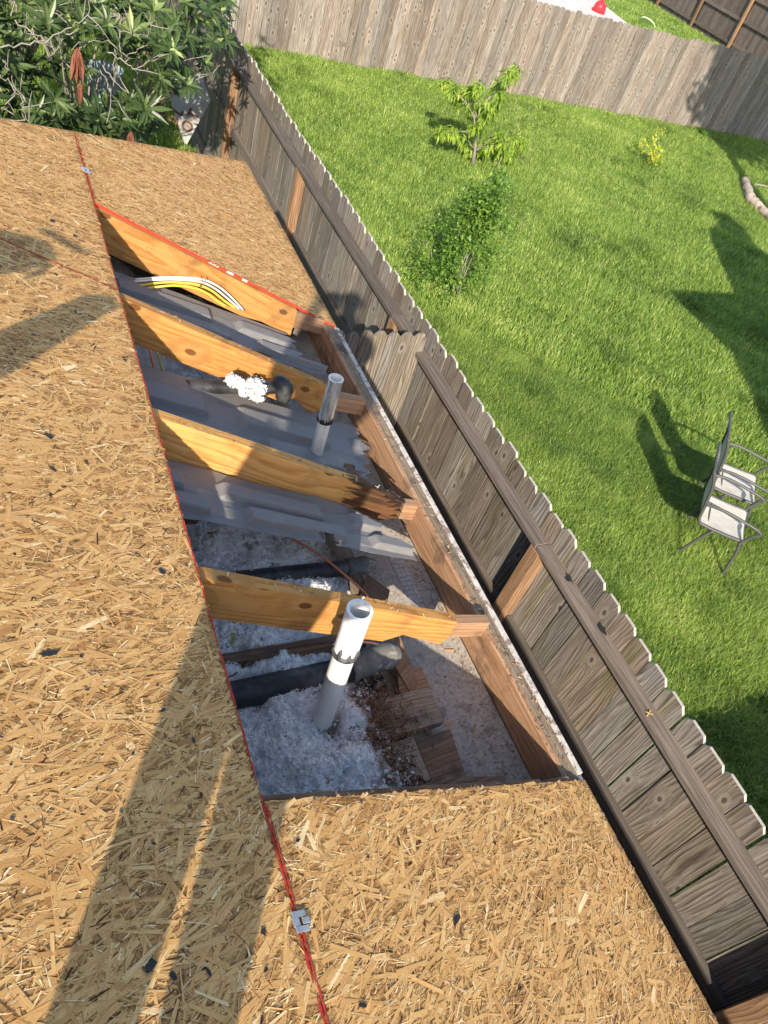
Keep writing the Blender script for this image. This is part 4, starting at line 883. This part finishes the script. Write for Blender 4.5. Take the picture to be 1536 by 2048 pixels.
# peach sapling
ps = thing('peach_sapling', 'thin peach sapling with drooping yellow green leaves on the lawn by the far fence', 'tree', (6.0, 10.7, GZ))
LV = Leaves(); tw = MB(); Y0 = 10.68
tk = [at_y(945, 333, Y0), at_y(950, 300, Y0), at_y(953, 270, Y0), at_y(948, 235, Y0), at_y(935, 210, Y0), at_y(905, 175, Y0)]
tk[0][2] = GZ-.02; tw.tube(tk, [.045, .022, .018, .014, .010, .004], 8)
cl = [(893, 165), (905, 178), (922, 185), (940, 180), (955, 172), (915, 200), (935, 205), (955, 205), (975, 212), (990, 212), (950, 228), (965, 240), (995, 175), (1008, 162), (1018, 150), (1030, 140), (1000, 190), (968, 225), (950, 255), (905, 262), (920, 270), (930, 290), (948, 298), (965, 300), (940, 305), (885, 262), (990, 285), (1005, 290), (1015, 300), (1028, 280), (1040, 285), (1020, 305), (998, 305), (1000, 270), (975, 292), (985, 225)]
for px, py in cl:
    p = at_y(px, py, Y0+random.uniform(-.35, .35)); q = min(tk[1:], key=lambda k: np.linalg.norm(k-p)+(.0 if k[2] < p[2] else 1)); tw.tube([q, (p+q)/2+np.array([0, 0, .03]), p], [.008, .005, .003], 5)
    for k in range(62):
        dd = rndunit(); dd[2] = -abs(dd[2])*.8+.25; LV.leaf(p+rndunit()*random.uniform(.02, .10), dd, (0, 0, 1), random.uniform(.09, .17), .036, min(1, max(0, random.gauss(.55, .22))), random.uniform(.2, .7))
s2 = at_y(992, 345, Y0-.15); s2[2] = GZ; tw.tube([s2, at_y(1000, 322, Y0-.15), at_y(1010, 300, Y0-.1)], [.012, .009, .005], 6)
LV.build('foliage', M['peach_leaf'], ps); tw.build('trunk', M['bark_pale'], ps)
# thin wispy plant by the fence
wp = thing('wispy_shrub', 'spindly shrub with sparse tiny leaves right of the peach sapling', 'bush', (7.4, 11.4, GZ)); LV = Leaves(); tw = MB()
for bx_, tx_, ty_ in ((1040, 1022, 150), (1045, 1060, 215), (1050, 1072, 205), (1038, 1035, 210)):
    b = at_y(bx_, 345, 10.9); b[2] = GZ; tp_ = at_y(tx_, ty_, 11.2); mid = (b+tp_)/2+rndunit()*.1; tw.tube([b, mid, tp_], [.0035, .0025, .0015], 5)
    for k in range(110):
        t = random.uniform(.15, 1); p = (b*(1-t)+tp_*t)+rndunit()*random.uniform(.02, .2); LV.leaf(p, rndunit(), (0, 0, 1), random.uniform(.03, .055), .018, random.uniform(.4, 1), .2)
LV.build('foliage', M['peach_leaf'], wp); tw.build('stems', M['bark_pale'], wp)
# dense green shrub
sh = thing('green_shrub', 'dense leaning dark green small leaved shrub just beyond the picket fence', 'bush', (3.72, 6.75, GZ))
LV = Leaves(); tw = MB(); A = at_y(880, 560, 6.6); B = at_y(1000, 385, 6.8); base = np.array([3.68, 6.68, GZ])
for i in range(11000):
    t = random.random()**.8; v0 = mnoise.noise((i*.37, t*3, 0)); rad = (.43*math.sin(min(1, t*1.5+.18)*math.pi*.62)**.7)*(1-.5*t)*1.45; v = rndunit(); r_ = rad*random.random()**.5*(1.0+.9*mnoise.noise((v[0]*2.3+t*3, v[1]*2.3, v[2]*2.3)))
    p = A*(1-t)+B*t+v*r_*np.array([1, 1, .9])
    if mnoise.noise((p[0]*3.2, p[1]*3.2, p[2]*3.2)) < -.10: continue
    if p[2] < GZ+.04: p[2] = GZ+.04+random.random()*.1
    LV.leaf(p, v+rndunit()*.8, (0, 0, 1), random.uniform(.03, .055), .028, min(1, max(0, random.gauss(.5, .22))), .15)
for i in range(12):
    t = random.random(); p = A*(1-t)+B*t+rndunit()*.36*(1-.6*t); q = base+np.array([random.uniform(-.1, .1), random.uniform(-.1, .1), 0]); tw.tube([q, (p+q)/2+rndunit()*.12, p], [.009, .005, .002], 5)
LV.build('foliage', M['shrub_leaf'], sh); tw.build('stems', M['bark'], sh)
# yellow sprig
ys = thing('yellow_sapling', 'tiny sapling with bright yellow leaves on the far lawn', 'plant', (10.9, 11.8, GZ)); LV = Leaves(); tw = MB()
for L in ([(1303, 338), (1308, 310), (1312, 285), (1322, 258)], [(1305, 325), (1295, 300), (1280, 285)], [(1306, 315), (1318, 300), (1316, 330)]):
    P = [at_y(a, b, 11.8) for a, b in L]; tw.tube(P, [.008, .006, .004, .003][:len(P)], 5)
    for i in range(len(P)-1):
        for k in range(34): t = random.random(); LV.leaf(P[i]*(1-t)+P[i+1]*t+rndunit()*.09, rndunit(), (0, 0, 1), .055, .04, random.random(), .2)
LV.build('foliage', M['yellow_leaf'], ys); tw.build('stem', M['bark_pale'], ys)
# log and stick
lg = MB(); L0 = [at_z(1488, 358, GZ+.08), at_z(1494, 378, GZ+.08), at_z(1500, 397, GZ+.08), at_z(1512, 408, GZ+.08), at_z(1524, 420, GZ+.08), at_z(1545, 440, GZ+.08), at_z(1575, 470, GZ+.08)]
P = [L0[0]]; 
for i in range(len(L0)-1):
    for k in range(1, 5): P.append(L0[i]*(1-k/4)+L0[i+1]*k/4+rndunit()*.012)
lg.tube(P, [.05]+[.095+.03*mnoise.noise((i*.7, 0, 3)) for i in range(1, len(P))], 16); tag(lg.build('log', M['log']), 'peeling pale log lying on the lawn at the right edge', 'log')
mb = MB(); mb.tube([at_z(1508, 368, GZ+.05), at_z(1525, 371, GZ+.06), at_z(1550, 376, GZ+.05)], [.012, .018, .02], 8); tag(mb.build('stick', M['bark_pale']), 'pale stick lying beside the log', 'stick')

# things under the loquat
Q = [at_y(352, 188, 8.9), at_y(398, 140, 9.35), at_y(422, 200, 9.0), at_y(372, 292, 8.55)]
bo = thing('painted_board', 'grey board with brown painted letters leaning on the fence under the loquat', 'board', tuple(Q[3]))
q0 = Q[0]; ev = Q[2]-Q[3]; eu = q0-Q[3]; nn_ = np.cross(eu, ev); nn_ /= np.linalg.norm(nn_)
if nn_@(CAM-q0) < 0: nn_ = -nn_
bl = Q[3]; W_ = at_y(338, 240, 8.6)-bl
mb = MB(); mb.prism([bl, Q[2], Q[1], at_y(338, 190, 9.0)], -nn_*.02); mb.build('panel', M['board_paint'], bo)
try:
    eu_ = (Q[2]-bl); lu = np.linalg.norm(eu_); eu_ /= lu; ev_ = at_y(338, 190, 9.0)-bl; ev_ -= eu_*(ev_@eu_); lv = np.linalg.norm(ev_); ev_ /= lv; nz = np.cross(eu_, ev_)
    if nz@(CAM-bl) < 0: nz = -nz
    cu = bpy.data.curves.new('painted_letters', 'FONT'); cu.body = 'O . T\nS L\nO T'; cu.size = lu*.25; cu.offset = .004; cu.space_line = .95; cu.space_character = 1.0
    to = bpy.data.objects.new('tmp', cu); C.objects.link(to); dg = bpy.context.evaluated_depsgraph_get(); me = bpy.data.meshes.new_from_object(to.evaluated_get(dg)); bpy.data.objects.remove(to)
    for v in me.vertices: v.co = Vector(bl + eu_*(lu*.22+v.co.x) + ev_*(lv*.5+lu*.22+v.co.y) + nz*.004)
    me.materials.append(M['rust']); link('painted_letters', me, bo)
except Exception as ex: print('text2', ex)
t = at_y(208, 175, 8.6); bt = thing('plastic_tub', 'pale blue grey tub half hidden in the hollow of the loquat bush', 'tub', (t[0], t[1], t[2]-.3)); mb = MB()
mb.tube([(t[0], t[1], t[2]-.32), (t[0], t[1], t[2]+.18), (t[0], t[1], t[2]+.20)], [.15, .19, .20], 20, caps=False); mb.face([(t[0]+.15*math.cos(a*.628), t[1]+.15*math.sin(a*.628), t[2]-.31) for a in range(10)]); mb.build('body', M['bin'], bt)

# ================================================================== PATIO CHAIRS
def chair(loc, ang, label):
    t = thing('patio_chair', label, 'chair', loc, 'sling patio chairs on the lawn'); ca, sa = math.cos(ang), math.sin(ang)
    # local: x = sitter's width, y = facing direction
    fx, fy = np.array([ca, sa, 0]), np.array([-sa, ca, 0])
    Wp = lambda x, y, z: np.array(loc)+fx*x+fy*y+np.array([0, 0, z])
    w2 = .25
    def smooth(pts, sub=6):
        P = []; pts = [np.array(p) for p in pts]
        for i in range(len(pts)-1):
            p0, p1, p2, p3 = pts[max(i-1, 0)], pts[i], pts[i+1], pts[min(i+2, len(pts)-1)]
            for k in range(sub): tt = k/sub; P.append(.5*((2*p1)+(-p0+p2)*tt+(2*p0-5*p1+4*p2-p3)*tt*tt+(-p0+3*p1-3*p2+p3)*tt**3))
        return P+[pts[-1]]
    side = [(.24, .40), (.20, .425), (.05, .41), (-.14, .40), (-.21, .43), (-.25, .60), (-.30, .80), (-.37, .94)]   # (y,z) of sling
    for s_ in (-1, 1):
        mb = MB(); mb.tube(smooth([Wp(s_*w2, y, z) for y, z in side]), .0155, 10); mb.build('sling_rail', M['chair_frame'], t)
        mb = MB(); mb.tube(smooth([Wp(s_*.255, -.25, .61), Wp(s_*.265, -.10, .64), Wp(s_*.268, .10, .635), Wp(s_*.268, .24, .62), Wp(s_*.268, .29, .59), Wp(s_*.266, .25, .54), Wp(s_*.262, .20, .42)]), .0145, 10)
        mb.build('armrest', M['chair_frame'], t)
        mb = MB(); mb.tube(smooth([Wp(s_*.262, .20, .42), Wp(s_*.268, .235, .30), Wp(s_*.275, .27, .04), Wp(s_*.275, .26, .012)]), .0155, 10); mb.build('leg', M['chair_frame'], t)
        mb = MB(); mb.tube(smooth([Wp(s_*.262, -.05, .40), Wp(s_*.268, -.11, .25), Wp(s_*.272, -.17, .04), Wp(s_*.272, -.18, .012)]), .0155, 10); mb.build('leg', M['chair_frame'], t)
    mb = MB()
    for y, z in ((.24, .40), (-.37, .94), (-.10, .385)):
        mb = MB(); mb.tube(smooth([Wp(-w2, y, z), Wp(-w2*.5, y-.01, z+(.015 if z > .8 else 0)), Wp(w2*.5, y-.01, z+(.015 if z > .8 else 0)), Wp(w2, y, z)]), .0115, 10); mb.build('crossbar', M['chair_frame'], t)
    sd_ = smooth([np.array([y, z]) for y, z in side], 5)
    for nm, a, b in (('seat', 0, 19), ('backrest', 19, len(sd_)-1)):
        mb = MB(); nx_ = 12; acc = 0
        for i in range(a, b):
            (y0, z0), (y1, z1) = sd_[i], sd_[i+1]; l_ = math.hypot(y1-y0, z1-z0)
            for j in range(nx_):
                x0, x1 = -w2+.5*j/nx_, -w2+.5*(j+1)/nx_; sg = lambda x: -.012*(1-(x/w2)**2)
                mb.face([Wp(x0, y0, z0+sg(x0)+.004), Wp(x1, y0, z0+sg(x1)+.004), Wp(x1, y1, z1+sg(x1)+.004), Wp(x0, y1, z1+sg(x0)+.004)], [(x0, acc), (x1, acc), (x1, acc+l_), (x0, acc+l_)], smooth=True)
            acc += l_
        mb.build(nm, M['sling'], t)
    return t
CA = math.atan2(-.58, .81)      # local x axis = (.81,.58) reversed so facing = (.58,-.81)
ang = math.atan2(-.73, .68) - math.pi/2
chair((4.42, 2.43, GZ), ang, 'pale sling patio chair, the nearer of two on the lawn')
chair((4.95, 2.84, GZ), ang+.04, 'pale sling patio chair, the farther of two, its back to the grass shadow')

# ================================================================== neighbour house, tree, return fence: out of frame, they cast the shadows on the lawn
nh = thing('neighbour_house', 'neighbour brick house with dark hip roof just outside the view, shading the lawn', 'house', (9, -4, GZ))
mb = MB(); mb.aabb(5.0, 14.0, -9, .4, GZ, GZ+3.6, grain='z'); mb.build('wall', M['brick'], nh)
E0, E1, N1, S1, HE = 4.55, 14.4, 1.07, -9.5, GZ+3.8
mb = MB(); cxr = (E0+E1)/2; hr = 1.9
pA, pB, pC, pD, r0_, r1_ = (E0, N1, HE), (E1, N1, HE), (E1, S1, HE), (E0, S1, HE), (cxr, N1-5.0, HE+hr), (cxr, S1+5.0, HE+hr)
for f in ([pA, pB, r0_], [pB, pC, r1_, r0_], [pC, pD, r1_], [pD, pA, r0_, r1_], [pD, pC, pB, pA]): mb.face(f)
mb.build('roof', M['shingle'], nh)
mb = MB(); P = [(6.0, 1.05, HE-.0), (6.10, 1.05, HE+1.35), (6.55, 1.05, HE+1.55), (7.3, 1.05, HE+.95), (8.6, 1.05, HE+.3), (9.2, 1.05, HE)]
mb.prism(P, (0, -3.0, 0)); mb.build('dormer', M['shingle'], nh)
mb = MB(); mb.aabb(6.35, 6.80, .2, .8, HE+.4, HE+2.05, grain='z'); mb.build('chimney', M['brick'], nh, bevel=.05)
nrf = fence_thing('side_fence', 'neighbour return fence out of view, shading the lawn at the lower right', (2.5, -1.93, GZ)); mb = MB(); x = 1.26
while x < 4.9: picket(mb, (x, -1.93), (1, 0), (0, 1), .139, .016, GZ, -.60, .025); x += .1405
mb.build('picket_panel', M['fence_near'], nrf)
sb = thing('shade_tree', 'broad leafy tree out of view, shading the right end of the far fence', 'tree', (10.2, 5.0, GZ)); LV = Leaves(); tw = MB()
tw.tube([(10.2, 5.0, GZ), (10.25, 5.0, GZ+2.5), (10.3, 5.1, GZ+5)], [.22, .18, .12], 12)
cs_ = [np.array([11.9+random.uniform(-2.3, 2.3), 5.0+random.uniform(-1.6, 1.6), GZ+7.2+random.uniform(-1.0, 1.3)]) for _ in range(60)]
for c_ in cs_:
    tw.tube([(10.3, 5.1, GZ+5), (c_+np.array([10.3, 5.1, GZ+5]))/2, c_], [.07, .05, .02], 6)
    for k in range(260): v = rndunit(); LV.leaf(c_+v*.75*random.random()**.4, rndunit(), (0, 0, 1), .20, .15, random.random(), .2)
LV.build('foliage', M['tree_leaf'], sb); tw.build('trunk', M['bark'], sb)

# ================================================================== people (behind the lens; their shadows fall on the roof)
def skin_body(name, nodes, edges, mat, parent, sub=2):
    me = bpy.data.meshes.new(name); names = list(nodes); me.from_pydata([nodes[k][0] for k in names], [(names.index(a), names.index(b)) for a, b in edges] if False else [], [])
    me = bpy.data.meshes.new(name); me.from_pydata([tuple(nodes[k][0]) for k in names], [(names.index(a), names.index(b)) for a, b in edges], [])
    me.materials.append(mat); o = link(name, me, parent); sk = o.modifiers.new('skin', 'SKIN'); sk.use_smooth_shade = True
    for i, k in enumerate(names):
        r = nodes[k][1]; me.skin_vertices[0].data[i].radius = (r, r) if not hasattr(r, '__len__') else r; me.skin_vertices[0].data[i].use_root = (i == 0)
    ss_ = o.modifiers.new('sub', 'SUBSURF'); ss_.levels = ss_.render_levels = sub; return o
def person(label, J, shirt, hat=None):
    """J: joint positions"""
    t = thing('person', label, 'person', tuple(J['pelvis']-np.array([0, 0, .8])))
    n = {'pelvis': (J['pelvis'], .135), 'waist': (J['pelvis']*.5+J['chest']*.5, .13), 'chest': (J['chest'], .155), 'neck0': (J['neck']*.9+J['chest']*.1, .062), 'neck': (J['head']*.45+J['neck']*.55, .058), 'head': (J['head'], .088), 'crown': (J['head']+np.array([0, 0, .07]), .085)}
    e = [('pelvis', 'waist'), ('waist', 'chest'), ('chest', 'neck0'), ('neck0', 'neck'), ('neck', 'head'), ('head', 'crown')]
    for s_ in 'lr':
        n['hip'+s_] = (J['hip'+s_], .092); n['knee'+s_] = (J['knee'+s_], .062); n['shin'+s_] = (J['knee'+s_]*.5+J['ank'+s_]*.5, .055); n['ank'+s_] = (J['ank'+s_], .04)
        n['sh'+s_] = (J['sh'+s_], .062); n['elb'+s_] = (J['elb'+s_], .043*J.get('arm', 1)); n['wr'+s_] = (J['wr'+s_], .03*J.get('arm', 1))
        e += [('pelvis', 'hip'+s_), ('hip'+s_, 'knee'+s_), ('knee'+s_, 'shin'+s_), ('shin'+s_, 'ank'+s_), ('chest', 'sh'+s_), ('sh'+s_, 'elb'+s_), ('elb'+s_, 'wr'+s_)]
        pd = J['wr'+s_]-J['elb'+s_]; pd /= np.linalg.norm(pd); pc = J['wr'+s_]+pd*.05; n['palm'+s_] = (pc, .030); e.append(('wr'+s_, 'palm'+s_))
        side_ = np.cross(pd, [0, 0, 1.0]); side_ /= np.linalg.norm(side_); upv = np.cross(side_, pd)
        for f_ in range(4):
            a = pc+pd*.035+side_*(f_-1.5)*.019; b = a+pd*.035-upv*.012; c_ = b+pd*(.026-.004*abs(f_-1.5))-upv*.022
            for nm, pp, rr in (('a', a, .0095), ('b', b, .0088), ('c', c_, .0075)): n[f'f{f_}{nm}{s_}'] = (pp, rr)
            e += [('palm'+s_, f'f{f_}a{s_}'), (f'f{f_}a{s_}', f'f{f_}b{s_}'), (f'f{f_}b{s_}', f'f{f_}c{s_}')]
        th = pc-pd*.01+side_*.035; n['th'+s_] = (th, .0105); n['tt'+s_] = (th+pd*.035+side_*.015, .009); e += [('palm'+s_, 'th'+s_), ('th'+s_, 'tt'+s_)]
    body = skin_body('body', n, e, M['skin'], t)
    # clothes: slightly larger skins over torso, sleeves, trousers
    inf = lambda k, f=1.13: (n[k][0], n[k][1]*f+.006)
    ks = ['chest', 'waist', 'pelvis', 'neck0', 'shl', 'shr', 'elbl', 'elbr']; skin_body('shirt', {k: inf(k, 1.1) for k in ks}, [('chest', 'waist'), ('waist', 'pelvis'), ('chest', 'neck0'), ('chest', 'shl'), ('chest', 'shr'), ('shl', 'elbl'), ('shr', 'elbr')], M[shirt], t)
    ks = ['pelvis', 'hipl', 'hipr', 'kneel', 'kneer', 'shinl', 'shinr', 'ankl', 'ankr']; skin_body('trousers', {k: inf(k, 1.20) for k in ks}, [('pelvis', 'hipl'), ('pelvis', 'hipr'), ('hipl', 'kneel'), ('hipr', 'kneer'), ('kneel', 'shinl'), ('shinl', 'ankl'), ('kneer', 'shinr'), ('shinr', 'ankr')], M['jeans'], t)
    fd = J['face']/np.linalg.norm(J['face'])
    for s_ in 'lr':
        a = J['ank'+s_]; skin_body('boot', {'a': (a, .05), 'h': (a+np.array([0, 0, -.05]), .045), 't': (a+fd*.16+np.array([0, 0, -.065]), .038), 'u': (a+fd*.08+np.array([0, 0, -.05]), .045)}, [('a', 'h'), ('h', 'u'), ('u', 't')], M['boot'], t)
    h = J['head']; rt = np.cross(fd, [0, 0, 1.0]); mb = MB(); mb.tube([h+fd*.08, h+fd*.10+np.array([0, 0, -.01]), h+fd*.085+np.array([0, 0, -.03])], [.010, .014, .008], 8); mb.build('nose', M['skin'], t)
    mb = MB(); mb.tube([h+fd*.087-rt*.022+np.array([0, 0, -.055]), h+fd*.092+np.array([0, 0, -.056]), h+fd*.087+rt*.022+np.array([0, 0, -.055])], .005, 6); mb.build('mouth', M['cap'], t)
    for sgn in (-1, 1):
        mb = MB(); c_ = h+fd*.078+rt*sgn*.032+np.array([0, 0, .015]); mb.tube([c_-fd*.01, c_, c_+fd*.008], [.012, .012, .004], 10); mb.build('eye', M['hair'], t)
        mb = MB(); c_ = h+rt*sgn*.088; mb.tube([c_+np.array([0, 0, .03]), c_+rt*sgn*.012, c_+np.array([0, 0, -.03])], [.006, .012, .006], 8); mb.build('ear', M['skin'], t)
    skin_body('hair' if not hat else 'cap', {'a': (h+np.array([0, 0, .075])-fd*.015, .088), 'b': (h+np.array([0, 0, .02])-fd*.045, .075)}, [('a', 'b')], M['hair' if not hat else 'cap'], t)
    if hat: mb = MB(); mb.bar(h+fd*.06+np.array([0, 0, .07]), h+fd*.13+np.array([0, 0, .055]), .15, .006); mb.build('cap_brim', M['cap'], t, bevel=.003)
    return t
def A_(*a): return np.array(a, float)
fl_, fr_ = A_(-1.800, -.838), A_(-1.672, -.911); dz_ = lambda x: -x*SL
hd = A_(-1.60, -.915, 2.262)
J = dict(pelvis=A_(-1.70, -.98, 1.58), chest=A_(-1.66, -.96, 1.90), neck=A_(-1.63, -.94, 2.09), head=hd, face=A_(.55, .8, -.3),
         hipl=A_(-1.77, -.93, 1.52), hipr=A_(-1.65, -1.01, 1.52), kneel=A_(-1.792, -.872, 1.22), kneer=A_(-1.660, -.955, 1.18), ankl=A_(fl_[0], fl_[1], dz_(fl_[0])+.10), ankr=A_(fr_[0], fr_[1], dz_(fr_[0])+.10),
         shl=A_(-1.80, -.86, 2.03), shr=A_(-1.50, -1.05, 2.03), elbl=A_(-1.84, -.76, 1.80), elbr=A_(-1.42, -.90, 1.82), wrl=A_(-1.70, -.62, 2.02), wrr=A_(-1.48, -.70, 2.04))
person('person in a dark shirt standing behind the camera on the roof holding up a phone', J, 'shirt')
mb = MB(); pc = CAM-FW*.022; mb.box(pc+RT*.0-UP*.04, UP*.075, RT*.036, FW*.004); tag(mb.build('phone', M['phone'], bevel=.003), 'black phone held up by the person taking the picture', 'phone')
# unseen second person, added and posed so head and arm shadow the roof's left edge
k = 1.5; cb = A_(-1.42, 1.83, .66)-k*SD; ab = A_(-1.235, 1.70, .585)-k*SD; ae = A_(-1.56, 1.20, .74)-k*SD
print('worker head', cb, 'hand', ab)
J = dict(arm=1.55, pelvis=A_(-2.75, .05, 1.52), chest=cb+A_(-.24, -.13, -.03), neck=cb+A_(-.13, -.06, -.01), head=cb+A_(-.03, -.01, .0), face=A_(.8, .5, -.2),
         hipl=A_(-2.78, .15, 1.48), hipr=A_(-2.78, -.05, 1.48), kneel=A_(-2.45, .24, 1.50), kneer=A_(-2.48, -.16, 1.52), ankl=A_(-2.52, .22, 1.30), ankr=A_(-2.56, -.18, 1.32),
         shl=cb+A_(-.34, .06, -.10), shr=ae+A_(-.26, -.12, .02), elbl=cb+A_(-.40, .16, -.34), elbr=ae, wrl=cb+A_(-.32, .10, -.5), wrr=ae*.12+ab*.88)
person('added person in a cap crouching out of view up the roof, one arm reaching out to cast a shadow', J, 'shirt', hat=True)
